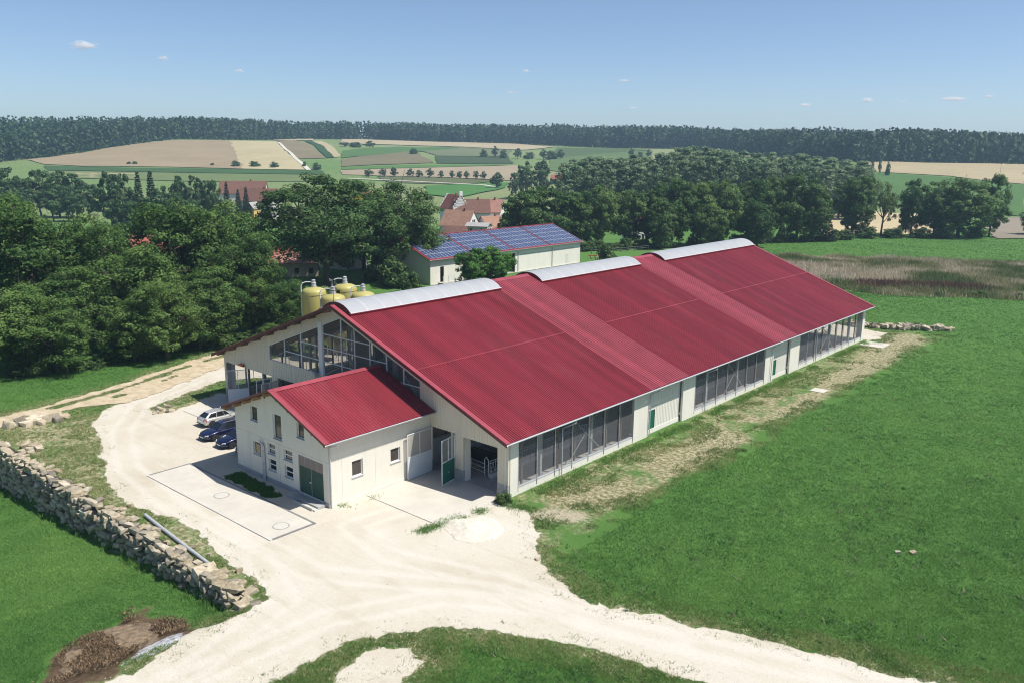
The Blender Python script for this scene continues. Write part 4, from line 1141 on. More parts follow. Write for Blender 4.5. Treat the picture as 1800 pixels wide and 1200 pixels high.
tc_ = n_.new('ShaderNodeTexCoord'); oi_ = n_.new('ShaderNodeObjectInfo')
br_ = n_.new('ShaderNodeTexBrick'); br_.offset = 0; br_.inputs['Scale'].default_value = 1.0; br_.inputs['Brick Width'].default_value = .162; br_.inputs['Row Height'].default_value = .162
br_.inputs['Mortar Size'].default_value = .006; br_.inputs['Color1'].default_value = (.022, .036, .098, 1); br_.inputs['Color2'].default_value = (.030, .046, .12, 1); br_.inputs['Mortar'].default_value = (.12, .15, .24, 1)
l_.new(tc_.outputs['Object'], br_.inputs['Vector'])
l_.new(mixc(n_, l_, math2(n_, l_, 'MULTIPLY', oi_.outputs['Random'], .55), br_.outputs['Color'], (.055, .075, .16)), p_.inputs['Base Color'])
p_.inputs['Roughness'].default_value = .13; p_.inputs['Specular IOR Level'].default_value = .75
al = math.atan((SRI-SE)/SHW)
panel_me = MB().box((.04, .035, .0), (1.84, .945, .04)).mesh('solar_panel', mpan)
frame_mb = MB().box((0, 0, -.01), (1.88, .034, .05)).box((0, .946, -.01), (1.88, .98, .05)).box((0, .034, -.01), (.039, .946, .05)).box((1.841, .034, -.01), (1.88, .946, .05))
frame_me = frame_mb.mesh('panel_frame', mat('panel_alu', (.62, .64, .67), .4, .05, 3, metal=.3))
for fld in range(4):
    yb = SY0-.3+fld*13.0
    for c in range(12):
        for r in range(5):
            d = .55+r*1.93
            x = sr+d*math.cos(al); z = SRI-d*math.sin(al)+.16
            o = add('solar_panel', panel_me, solar, (x, yb+.25+c*1.035, z), (0, al, 0))
            add('frame', frame_me, o)

# ------------------------------------------------------------------ feed silos
def silo(x, y, top, label):
    s = thing('feed_silo', label, 'silo', (x, y, 0), 0, 'yellow feed silos behind the barn')
    z = top
    MB().lathe([(.35, 1.2), (1.55, 3.2), (1.6, 3.3), (1.6, z-.65), (1.56, z-.45), (1.40, z-.22), (1.05, z-.05), (.55, z+.06), (.33, z+.10)], n=28).build('tank', M_YELLOW, s, smooth=True)
    MB().lathe([(1.605, z-.86), (1.64, z-.84), (1.64, z-.76), (1.605, z-.74)], n=28).build('seam_band', M_YELLOW, s, smooth=True)
    MB().lathe([(.36, z+.08), (.36, z+.35), (.30, z+.36), (.30, z+.62), (.34, z+.63), (.34, z+.68), (.24, z+.72), (.24, z+1.0), (.28, z+1.02), (.05, z+1.12)], n=16).build('filler_cap', M_GALV, s)
    for k in range(4):
        t = math.pi/4+k*math.pi/2
        MB().tube([(1.5*math.cos(t), 1.5*math.sin(t), 0), (1.5*math.cos(t), 1.5*math.sin(t), 3.6)], .07, 6).build('leg', M_GALV, s)
    MB().tube([(-.25, -.05, z+.75), (-.9, -.6, z+.75), (-1.15, -.95, z+.6), (-1.28, -1.12, z+.2), (-1.28, -1.12, .4)], .07, 8).build('fill_pipe', M_WHITESTEEL, s)
silo(-30.0, 19.8, 9.35, 'leftmost yellow feed silo standing in the open behind the barn roof')
silo(-30.0, 25.0, 9.25, 'rear yellow feed silo half hidden between the two front silos')
silo(-26.0, 19.9, 8.9, 'yellow feed silo in front, directly behind the cow weather vane')
silo(-26.0, 24.9, 8.65, 'rightmost yellow feed silo closest to the arched ridge vent')

# ------------------------------------------------------------------ parked cars
def paint(name, col, metal=.35):
    return mat(name, col, .28, .03, 2, metal=metal, spec=.5, coat=.8)
M_RIM = mat('alloy_rim', (.55, .56, .57), .3, .1, 6, metal=.8)
M_TAIL = mat('tail_light', (.45, .02, .02), .2, .1, 5)
M_LAMP = mat('headlamp', (.65, .68, .7), .12, .1, 5, spec=.8)
M_PLATE = mat('number_plate', (.75, .75, .74), .5, .03, 9)
M_CARGLASS = glass_mat('car_glass', (.012, .016, .018), .04)
tyre_me = MB().lathe([(.20, -.11), (.31, -.11), (.325, -.07), (.325, .07), (.31, .11), (.20, .11)], n=24, axis='x').mesh('tyre', M_BLACK, True)
rim_mb = MB().lathe([(.03, .085), (.07, .088), (.07, .06), (.19, .05), (.205, .085), (.215, .085), (.215, -.08), (.03, -.08)], n=24, axis='x')
for k in range(10):
    t = 2*math.pi*k/10; c, s_ = math.cos(t), math.sin(t)
    rim_mb.bar((.078, .06*c, .06*s_), (.088, .20*c, .20*s_), .035, .02, up=(1, 0, 0))
rim_me = rim_mb.mesh('rim', M_RIM)
def car(name, label, loc, rz, pm, estate, L=4.75, H=1.48, hatch=False):
    """front towards +y in its own frame"""
    c = thing(name, label, 'car', loc, rz, 'cars parked beside the annex')
    hl = L/2
    # lower body: stations (y, half width, z low, z shoulder, z top centre)
    S = [(-hl, .62, .42, .62, .70), (-hl+.05, .80, .32, .78, .88), (-hl+.22, .87, .24, .92, 1.00), (-hl*.62, .90, .20, .94, 1.02), (-.3, .91, .20, .93, .98),
         (hl*.40, .91, .20, .91, .97), (hl*.62, .90, .20, .86, .93), (hl*.80, .87, .22, .76, .84), (hl-.18, .80, .24, .66, .74), (hl-.04, .66, .30, .56, .62), (hl, .45, .38, .50, .54)]
    mb = MB(); rings = []
    for y, w, zl, zs, zt in S:
        half = [(w*.80, zl), (w*.97, zl+.08), (w, (zl+zs)/2), (w*.985, zs-.06), (w*.90, zs), (w*.55, (zs+zt)/2+.02), (0, zt)]
        ring = [(x, y, z) for x, z in half] + [(-x, y, z) for x, z in reversed(half[:-1])]
        i = len(mb.v); mb.v += ring; rings.append(i)
    n = 13
    for a, b in zip(rings[:-1], rings[1:]):
        for j in range(n): mb.f.append((a+j, a+(j+1) % n, b+(j+1) % n, b+j)); mb.mi.append(0)
    mb.f.append(tuple(range(rings[0], rings[0]+n))); mb.mi.append(0); mb.f.append(tuple(range(rings[-1], rings[-1]+n))); mb.mi.append(0)
    body = mb.build('body', pm, c, smooth=True)
    sd = body.modifiers.new('sub', 'SUBSURF'); sd.levels = 1; sd.render_levels = 2
    # cabin: base ring to roof ring
    yr0 = -hl+.12 if estate else (-hl+.20 if hatch else -hl*.70)
    base = [(yr0, .72, .96), (-hl*.35, .84, .93), (hl*.10, .85, .92), (hl*.46, .74, .93)]
    roof = [(yr0+(.34 if estate else .62), .52, H-.05), (-hl*.25, .60, H), (0.05, .60, H-.005), (hl*.20, .54, H-.06)]
    mb = MB()
    for (ya, wa, za), (yb, wb, zb), (yc, wc, zc), (yd, wd_, zd) in zip(base[:-1], base[1:], roof[:-1], roof[1:]):
        for s in (-1, 1): mb.quad((s*wa, ya, za), (s*wb, yb, zb), (s*wd_, yd, zd), (s*wc, yc, zc))
        mb.quad((-wc, yc, zc), (wc, yc, zc), (wd_, yd, zd), (-wd_, yd, zd))
    for k in (0, -1):
        (ya, wa, za), (yc, wc, zc) = base[k], roof[k]
        mb.quad((-wa, ya, za), (wa, ya, za), (wc, yc, zc), (-wc, yc, zc))
    mb.build('cabin', pm, c, bevel=.05)
    def lerp(a, b, t): return tuple(p+(q-p)*t for p, q in zip(a, b))
    def pane(p, nm, ins=(.06, .94, .10, .92), off=.012):
        a, b, cc, d = p
        q = lambda u, v_: Vector(lerp(lerp(a, b, u), lerp(d, cc, u), v_))
        pts = [q(ins[0], ins[2]), q(ins[1], ins[2]), q(ins[1], ins[3]), q(ins[0], ins[3])]
        nrm = (pts[1]-pts[0]).cross(pts[3]-pts[0]).normalized()
        ctr = sum(pts, Vector())/4
        if nrm.dot(ctr-Vector((0, 0, .9))) < 0: nrm = -nrm
        MB().quad(*[x+nrm*off for x in pts]).build(nm, M_CARGLASS, c, fix=False)
    for s in (-1, 1):
        for k, inn in ((0, (.18, .97, .12, .90)), (1, (.03, .97, .10, .90)), (2, (.03, .78, .10, .88))):
            (ya, wa, za), (yb, wb, zb), (yc, wc, zc), (yd, wd_, zd) = base[k], base[k+1], roof[k], roof[k+1]
            pane([(s*wa, ya, za), (s*wb, yb, zb), (s*wd_, yd, zd), (s*wc, yc, zc)], 'side_window', inn)
    for k, nm in ((0, 'rear_window'), (-1, 'windscreen')):
        (ya, wa, za), (yc, wc, zc) = base[k], roof[k]
        pane([(-wa, ya, za), (wa, ya, za), (wc, yc, zc), (-wc, yc, zc)], nm, (.08, .92, .14, .93), .02)
    # wheels
    for s in (-1, 1):
        for y in (-hl*.60, hl*.62):
            w = add('wheel', tyre_me, c, (s*.845, y, .325))
            add('rim', rim_me, w, (0, 0, 0), (0, 0, 0) if s > 0 else (0, 0, math.pi))
            MB().lathe([(.30, -.01), (.385, -.01), (.385, .004), (.30, .004)], (s*.905, y, .34), 24, 'x').build('wheel_arch', M_BLACK, c)
    # lamps, plates, grille, mirrors
    for s in (-1, 1):
        MB().hexa([(s*.80, hl-.22, .60), (s*.52, hl-.02, .55), (s*.52, hl-.06, .54), (s*.80, hl-.26, .58), (s*.81, hl-.26, .73), (s*.53, hl-.05, .66), (s*.53, hl-.12, .66), (s*.81, hl-.3, .73)]).build('headlight', M_LAMP, c)
        MB().hexa([(s*.86, -hl+.20, .66), (s*.60, -hl+.015, .66), (s*.60, -hl+.07, .66), (s*.86, -hl+.25, .66), (s*.87, -hl+.20, .90), (s*.60, -hl+.03, .88), (s*.60, -hl+.1, .88), (s*.87, -hl+.26, .9)]).build('tail_light', M_TAIL, c)
        MB().box((min(s*.88, s*1.02), hl*.36, .94), (max(s*.88, s*1.02), hl*.36+.12, 1.07)).build('mirror', pm, c, bevel=.03)
        MB().box((min(s*.895, s*.925), -hl*.5, .74), (max(s*.895, s*.925), -hl*.5+.18, .77)).build('door_handle', M_RIM, c)
    MB().box((-.26, hl-.005, .36), (.26, hl+.015, .47)).build('number_plate', M_PLATE, c)
    MB().box((-.26, -hl-.02, .60), (.26, -hl+.03, .71)).build('number_plate', M_PLATE, c)
    MB().box((-.50, hl-.035, .48), (.50, hl+.008, .545)).build('grille', M_BLACK, c)
    MB().box((-.60, hl-.06, .26), (.60, hl-.01, .34)).build('lower_intake', M_BLACK, c)
    MB().box((-.70, -hl+.0, .36), (.70, -hl+.03, .46)).build('bumper_strip', M_BLACK, c)
    if estate:
        for s in (-1, 1): MB().tube([(s*.56, -hl*.72, H), (s*.56, -hl*.70, H+.05), (s*.56, hl*.1, H+.05), (s*.55, hl*.14, H)], .018, 6).build('roof_rail', M_RIM, c)
    return c
P_SIL = paint('silver_paint', (.52, .52, .50)); P_BLUE = paint('dark_blue_paint', (.010, .014, .055)); P_BLUE2 = paint('navy_paint', (.008, .011, .045))
car('parked_car', 'silver hatchback parked with its tail to the yard, farthest from the annex', (-13.6, -4.35, .02), 0, P_SIL, False, 4.2, 1.44, True)
car('parked_car', 'dark blue estate car with roof rails beside the silver hatchback', (-9.6, -6.15, .02), math.pi, P_BLUE, True, 4.8, 1.50)
car('parked_car', 'dark blue car parked between the estate car and the annex corner', (-6.5, -6.2, .02), math.pi, P_BLUE2, False, 4.75, 1.46)
car('parked_car', 'dark blue car almost hidden behind the annex corner, only its nose showing', (-3.4, -6.0, .02), math.pi, P_BLUE2, False, 4.75, 1.46)
# ------------------------------------------------------------------ dry-stone wall, boulders, heaps
def stone_mat(name, a, b):
    m, n, l, p = nodes_of(name)
    tc = n.new('ShaderNodeTexCoord'); oi = n.new('ShaderNodeObjectInfo')
    g = n.new('ShaderNodeNewGeometry')
    c = ramp(n, [(.3, tuple(x*.62 for x in a)), (.5, a), (.72, b)]); l.new(noise(n, l, g.outputs['Position'], 2.2, 8, .72), c.inputs[0])
    cr2 = ramp(n, [(.0, (.48, .47, .46)), (.35, (1.05, 1.01, .93)), (.7, (.88, .80, .66)), (1.0, (1.35, 1.31, 1.25))]); l.new(oi.outputs['Random'], cr2.inputs[0])
    mm = n.new('ShaderNodeMix'); mm.data_type = 'RGBA'; mm.blend_type = 'MULTIPLY'; mm.inputs['Factor'].default_value = 1.0
    l.new(c.outputs[0], mm.inputs['A']); l.new(cr2.outputs[0], mm.inputs['B']); mx = mm.outputs['Result']
    l.new(mx, p.inputs['Base Color']); p.inputs['Roughness'].default_value = .92; p.inputs['Specular IOR Level'].default_value = .15
    bp = n.new('ShaderNodeBump'); bp.inputs['Strength'].default_value = .8; bp.inputs['Distance'].default_value = .06
    l.new(noise(n, l, g.outputs['Position'], 9, 7, .75), bp.inputs['Height']); l.new(bp.outputs['Normal'], p.inputs['Normal'])
    return m
M_STONE = stone_mat('limestone', (.37, .335, .27), (.56, .535, .475))
M_STONE2 = stone_mat('pale_limestone', (.44, .40, .32), (.58, .55, .48))
def stone_mesh(seed, m):
    r = random.Random(seed)
    bm = bmesh.new()
    for x in (-.5, .5):
        for y in (-.5, .5):
            for z in (-.5, .5):
                k = r.uniform(.72, 1.05)
                bm.verts.new((x*k*r.uniform(.8, 1), y*k*r.uniform(.85, 1), z*k*r.uniform(.8, 1)))
    for _ in range(9):
        v_ = Vector((r.gauss(0, 1), r.gauss(0, 1), r.gauss(0, 1))).normalized()
        bm.verts.new((v_.x*.56, v_.y*.54, v_.z*.52))
    bmesh.ops.convex_hull(bm, input=bm.verts[:])
    for v_ in [v_ for v_ in bm.verts if not v_.link_faces]: bm.verts.remove(v_)
    bmesh.ops.recalc_face_normals(bm, faces=bm.faces)
    me = bpy.data.meshes.new('stone'); bm.to_mesh(me); bm.free(); me.materials.append(m)
    return me
STONES = [stone_mesh(k, M_STONE) for k in range(14)]
STONES2 = [stone_mesh(50+k, M_STONE2) for k in range(8)]
wall = thing('stone_wall', 'rough dry-stone retaining wall of limestone blocks beside the lower meadow', 'wall')
place = []
r_ = random.Random(3)
x_end, x_start = 19.3, -34.0
tier = 0; ztop_ = .30
z_lo = -3.6
zc = ztop_
while zc > z_lo:
    hcr = r_.uniform(.34, .50)
    x = x_end - r_.uniform(0, .5)
    while x > x_start:
        ln = r_.uniform(.45, 1.15)
        xm = x-ln/2
        base = -float(wall_drop(xm))
        wob = .25*math.sin(xm*.35)+.18*math.sin(xm*.9+1)
        top_here = ztop_+.18*math.sin(xm*.8)+.12*math.sin(xm*2.1)
        if zc-hcr*.4 > base-.15 and zc <= top_here+.2:
            dep = r_.uniform(.5, .85)
            y = -22.42+wob*.35 - .10*(ztop_-zc) + r_.uniform(-.20, .16)
            place.append(((xm, y, zc-hcr/2+r_.uniform(-.05, .05)), (r_.uniform(-.35, .35), r_.uniform(-.3, .3), r_.uniform(-.4, .4)), (ln*.94, dep, hcr*r_.uniform(.80, 1.05))))
        x -= ln
    zc -= hcr*.93
for row, yy in enumerate((-22.25, -21.75, -21.25)):
    x = x_end-.2-row*.3
    while x > x_start:
        ln = r_.uniform(.5, 1.3)
        if r_.random() < (.97, .85, .15)[row]:
            wob = .25*math.sin(x*.35)+.18*math.sin(x*.9+1)
            place.append(((x-ln/2, yy+wob*.35+r_.uniform(-.12, .12), .30+r_.uniform(-.08, .14)-.12*row), (r_.uniform(-.2, .2), r_.uniform(-.2, .2), r_.uniform(-.4, .4)), (ln, r_.uniform(.5, .85), r_.uniform(.25, .5))))
        x -= ln*1.02
for k in range(9):
    place.append(((19.0+r_.uniform(-1.2, 1.3), -22.2+r_.uniform(-1.0, .9), r_.uniform(-.25, .25)), (r_.uniform(-.4, .4), r_.uniform(-.3, .3), r_.uniform(0, 3)), (r_.uniform(.8, 1.7), r_.uniform(.6, 1.0), r_.uniform(.35, .6))))
place.sort(key=lambda q: -q[0][0])
for k, (p, ro, s) in enumerate(place[:298]):
    add('stone', STONES[k % 14], wall, p, ro, s)
if len(place) > 298:
    vs, fs = [], []
    for k, (p, ro, s) in enumerate(place[298:]):
        me = STONES[k % 14]; mx = Matrix.LocRotScale(Vector(p), Euler(ro), Vector(s))
        i = len(vs); vs += [tuple(mx @ v_.co) for v_ in me.vertices]; fs += [tuple(i+j for j in q.vertices) for q in me.polygons]
    me = bpy.data.meshes.new('stone_mass'); me.from_pydata(vs, [], fs); me.materials.append(M_STONE)
    o = add('stone_mass', me, wall); o['kind'] = 'stuff'
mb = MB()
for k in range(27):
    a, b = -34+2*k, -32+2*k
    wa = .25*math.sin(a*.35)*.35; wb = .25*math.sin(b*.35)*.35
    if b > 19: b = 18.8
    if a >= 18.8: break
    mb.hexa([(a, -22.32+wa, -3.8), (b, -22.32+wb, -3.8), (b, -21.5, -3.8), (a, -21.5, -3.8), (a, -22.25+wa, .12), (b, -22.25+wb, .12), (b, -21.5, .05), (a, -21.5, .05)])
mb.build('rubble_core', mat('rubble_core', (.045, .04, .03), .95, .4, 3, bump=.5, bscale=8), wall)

def boulder(x, y, s, label, group, meshes=STONES2, sink=.3, name='boulder'):
    r = r_
    o = add(name, meshes[r.randrange(len(meshes))], None, (x, y, hz(x, y)+s*(.5-sink)*.7), (r.uniform(-.3, .3), r.uniform(-.3, .3), r.uniform(0, 6.2)), (s*r.uniform(.9, 1.4), s*r.uniform(.8, 1.1), s*r.uniform(.6, .9)))
    return tag(o, label, 'boulder', group)
BORD = ['first', 'second', 'third', 'fourth', 'fifth', 'sixth', 'seventh', 'eighth', 'ninth']; bi = 0
for x, y, s in ((-27.6, -19.2, 1.3), (-27.9, -18.2, 1.5), (-26.9, -17.9, 1.0), (-27.3, -17.0, 1.6), (-26.4, -16.8, .9), (-27.0, -16.0, 1.4), (-26.3, -15.4, 1.1), (-27.2, -15.0, 1.2), (-26.6, -14.3, .8)):
    boulder(x, y, s, 'limestone boulder in the row beside the dirt track, '+BORD[bi]+' from the stone wall end', 'boulders beside the dirt track'); bi += 1
for x, y, s in ((-20.3, -20.4, .9), (-19.6, -19.9, .8), (-19.0, -20.6, .7), (-18.4, -20.0, .9), (-18.0, -20.8, .6)):
    boulder(x, y, s, 'limestone block lying in grass just behind the stone wall', 'blocks behind the wall')
for k in range(22):
    a = r_.uniform(0, 6.28); d = r_.uniform(0, 1)**.5
    boulder(-22.0+1.6*d*math.cos(a)-.5*d*math.sin(a), -6.2+1.3*d*math.sin(a), r_.uniform(.25, .55), 'pale stone in the heap on the grass island by the cars', 'stones on the grass island', name='pale_stone')
for k in range(16):
    boulder(r_.uniform(-1, 18), -20.7+r_.uniform(-.8, .5), r_.uniform(.2, .55), 'loose pale stone between the wall top and the yard', 'loose stones along the wall', name='pale_stone')
boulder(14.6, -22.0, 1.2, 'large square limestone boulder on top of the wall near the pipe', None)
for x, y, s in ((48.2, 12.5, .35), (49.0, 13.2, .4), (55.5, 22, .35), (29.8, -5.6, .3)):
    boulder(x, y, s, 'small white stone lying in the right meadow', 'white stones in the meadow', name='white_stone')
rub = thing('rubble_wall', 'low rubble stone bank behind the far end of the barn', 'wall')
for k in range(90):
    t = r_.random()
    x = 15.0+14.5*t; y = 92.0+7.5*t**1.7+r_.uniform(-.9, .9)
    s = r_.uniform(.5, 1.15)
    add('stone', (STONES+STONES2)[r_.randrange(22)], rub, (x, y, hz(x, y)+r_.uniform(0, .65)), (r_.uniform(-.4, .4), r_.uniform(-.4, .4), r_.uniform(0, 6)), (s*1.2, s, s*.75))
pipe = MB().tube([(3.0, -20.35, .16), (6.5, -20.65, .15), (10.3, -20.95, .16), (14.1, -21.25, .17)], .13, 12, cap=False)
pipe.tube([(14.1, -21.25, .17), (3.0, -20.35, .16)], .115, 12, cap=False)
tag(pipe.build('steel_pipe', M_GALV, smooth=True), 'long galvanised pipe lying on the ground along the stone wall', 'pipe')
# white gravel heap
def heap(name, cx, cy, rx, ry, h, m, label, cat, st=.16):
    n = int(2.6*max(rx, ry)/st)
    xs = np.linspace(-1.3*rx, 1.3*rx, n); ys = np.linspace(-1.3*ry, 1.3*ry, n)
    X, Y = np.meshgrid(xs, ys)
    d = np.sqrt((X/rx)**2+(Y/ry)**2) + (fbm(X+cx, Y+cy, .8, 3)-.5)*.55
    Z = h*np.clip(1-d, -.2, 1)**1 + (fbm(X+cx, Y+cy, 3, 3)-.5)*.16*np.clip(1.2-d, 0, 1)
    Z = np.where(d > 1.0, -.25, Z+.02)
    idx = np.arange(n*n).reshape(n, n)
    f = np.stack([idx[:-1, :-1], idx[:-1, 1:], idx[1:, 1:], idx[1:, :-1]], -1).reshape(-1, 4)
    me = bpy.data.meshes.new(name); me.from_pydata(np.stack([X.ravel()+cx, Y.ravel()+cy, Z.ravel()+height(X.ravel()+cx, Y.ravel()+cy)], -1).tolist(), [], f.tolist()); me.materials.append(m)
    return tag(add(name, me), label, cat)
M_WGRAVEL = make_gravel_mat('white_gravel', 1.12)
heap('gravel_heap', 23.0, -5.0, 2.4, 2.1, .48, M_WGRAVEL, 'white gravel heap dumped in front of the barn corner', 'gravel heap')
heap('burnt_heap', 16.9, -29.4, 2.3, 2.8, .14, mat('charred_straw', (.19, .14, .09), .95, .6, 2.5, bump=.8, bscale=9, dirt=.8, dirtcol=(.03, .026, .022)), 'brown charred heap on the lower meadow next to the road', 'heap')

# ------------------------------------------------------------------ village houses
def upos(px, v):
    u = (px-900)/1504.6*v
    return C2[0]+UU[0]*u+VV[0]*v, C2[1]+UU[1]*u+VV[1]*v
M_ROOFS = {'brown': mat('roof_tile_brown', (.155, .075, .055), .85, .25, 1.2, dirt=.4, dirtcol=(.10, .07, .06)), 'orange': mat('roof_tile_orange', (.30, .165, .11), .85, .25, 1.0, dirt=.5, dirtcol=(.21, .14, .11)),
           'red': mat('roof_tile_red', (.30, .095, .065), .85, .2, 1.2, dirt=.3, dirtcol=(.2, .09, .07)), 'grey': mat('roof_grey', (.33, .315, .30), .8, .2, 1.0), 'pink': mat('roof_pink', (.34, .17, .13), .85, .2, 1.0)}
M_WALLS = {'white': mat('house_white', (.70, .69, .67), .85, .06, .8), 'beige': mat('house_beige', (.56, .46, .33), .85, .08, .8), 'ochre': mat('house_ochre', (.58, .40, .15), .85, .08, .8), 'grey': mat('house_grey', (.42, .41, .40), .85, .1, .8), 'wood': mat('shed_wood', (.11, .075, .05), .85, .25, 2)}
win_me = MB().box((-.45, -.06, -.62), (.45, .03, .62)).mesh('window', M_GLASS)
def house(px, v, l, w, ridge, roofh, rot, wc, rc, label, stepped=False, chim=True, name='village_house', bz=None):
    x, y = upos(px, v)
    z = hz(x, y) if bz is None else bz
    ang = math.atan2(UU[1], UU[0])+R(rot)
    h = thing(name, label, 'house', (x, y, z-.3), ang, 'village houses')
    top = ridge - z + .3
    hw = top-roofh
    hl, hw2 = l/2, w/2
    mb = MB().box((-hl, -hw2, 0), (hl, hw2, hw))
    for s in (-1, 1):
        xx = s*hl
        mb.hexa([(xx, -hw2, hw), (xx, hw2, hw), (xx-s*.3, hw2, hw), (xx-s*.3, -hw2, hw), (xx, -.02, top-.12), (xx, .02, top-.12), (xx-s*.3, .02, top-.12), (xx-s*.3, -.02, top-.12)])
    mb.build('wall', M_WALLS[wc], h)
    rf = None
    for s in (-1, 1):
        o = .45; k = roofh/hw2
        mb = MB().hexa([(-hl-.35, s*(hw2+o), hw-o*k), (hl+.35, s*(hw2+o), hw-o*k), (hl+.35, 0, top), (-hl-.35, 0, top), (-hl-.35, s*(hw2+o), hw-o*k+.22), (hl+.35, s*(hw2+o), hw-o*k+.22), (hl+.35, 0, top+.22), (-hl-.35, 0, top+.22)])
        rf = mb.build('roof', M_ROOFS[rc], h)
    if chim: MB().box((hl*.3, -.35, top-1.2), (hl*.3+.7, .35, top+1.0)).build('chimney', M_ROOFS['red'], rf)
    for s in (-1, 1):
        n = max(1, int(l/3))
        for k in range(n):
            xx = -hl+l*(k+.5)/n
            for zz in ([1.6] if hw < 4.6 else [1.6, min(hw-1.2, 4.4)]):
                if hw > 2.4: add('window', win_me, h, (xx, s*(hw2+.01), zz), (0, 0, 0 if s < 0 else math.pi))
        for zz in ([1.8] if hw < 4.6 else [1.8, 4.4]) + [hw+roofh*.28]:
            for yy in ((-w*.2, w*.2) if zz < hw else (-.7, .7)):
                add('window', win_me, h, (s*(hl+.01), yy, zz), (0, 0, s*math.pi/2))
    if stepped:
        for s in (-1, 1):
            for k in range(5):
                yy = hw2*(1-k/5); MB().box((s*hl-.25, -yy, hw+roofh*k/5-.3), (s*hl+.25, yy, hw+roofh*(k+.95)/5+.3)).build('stepped_gable', M_WALLS[wc], h)
        MB().box((hl-.6, -.7, top), (hl+.4, .7, top+1.8)).build('bell_gable', M_WALLS[wc], h)
    return h
house(432, 430, 22, 11, 10.2, 5.5, 8, 'white', 'brown', 'long farmhouse with dark brown roof at the left edge of the village')
house(458, 412, 18, 11, 7.5, 5.2, -12, 'grey', 'brown', 'brown roofed house just below the long farmhouse')
house(446, 392, 5.5, 5, 2.4, 2.4, 70, 'ochre', 'grey', 'tiny ochre garden house with white gable near the spruces', chim=False)
house(473, 192, 9, 8, 5.6, 3.4, 20, 'beige', 'red', 'red roofed house glimpsed between the oak and the left trees')
house(520, 188, 9, 7, 4.6, 1.6, 10, 'beige', 'pink', 'low beige walled house under the big oak')
house(602, 200, 9, 7, 5.0, 3.0, -35, 'grey', 'brown', 'small brown roofed house behind the feed silos')
house(797, 355, 13, 7, 8.6, 5.2, -62, 'white', 'red', 'white house with stepped gable and bell turret', stepped=True)
house(828, 352, 14, 9, 7.0, 4.8, 6, 'white', 'brown', 'brown roofed barn next to the stepped gable house')
house(860, 356, 10, 9, 6.8, 4.6, -10, 'white', 'pink', 'pale red roofed house half hidden by the tree row')
house(807, 322, 11.5, 10, 4.7, 5.2, -24, 'white', 'orange', 'weathered orange roofed house with big white gable wall')
house(862, 326, 9, 9, 2.4, 4.0, 35, 'white', 'orange', 'orange roofed house right of the white gabled one')
house(840, 312, 8, 6, 1.0, 1.0, -15, 'grey', 'grey', 'low shed with flat grey roof between the orange roofs', chim=False)
house(800, 300, 8, 6, .8, 2.6, -15, 'beige', 'brown', 'low brown roofed outbuilding just above the solar barn ridge', chim=False)
house(1120, 300, 9, 8, 5.5, 3.5, 15, 'white', 'red', 'red roofed house glimpsed through the tree row', chim=False)
house(978, 640, 11, 7, 8.3, 2.8, -8, 'wood', 'red', 'small red roofed wooden field barn beside the poplars', chim=False)
house(640, 420, 14, 10, 6.0, 5.0, 15, 'white', 'red', 'red roofed house behind the top of the big oak')
house(120, 215, 14, 9, 4.0, 3.0, 25, 'white', 'grey', 'white walled house barely visible through the left trees')
house(280, 230, 14, 9, 4.0, 3.5, 15, 'white', 'red', 'white house with red roof deep behind the left trees')
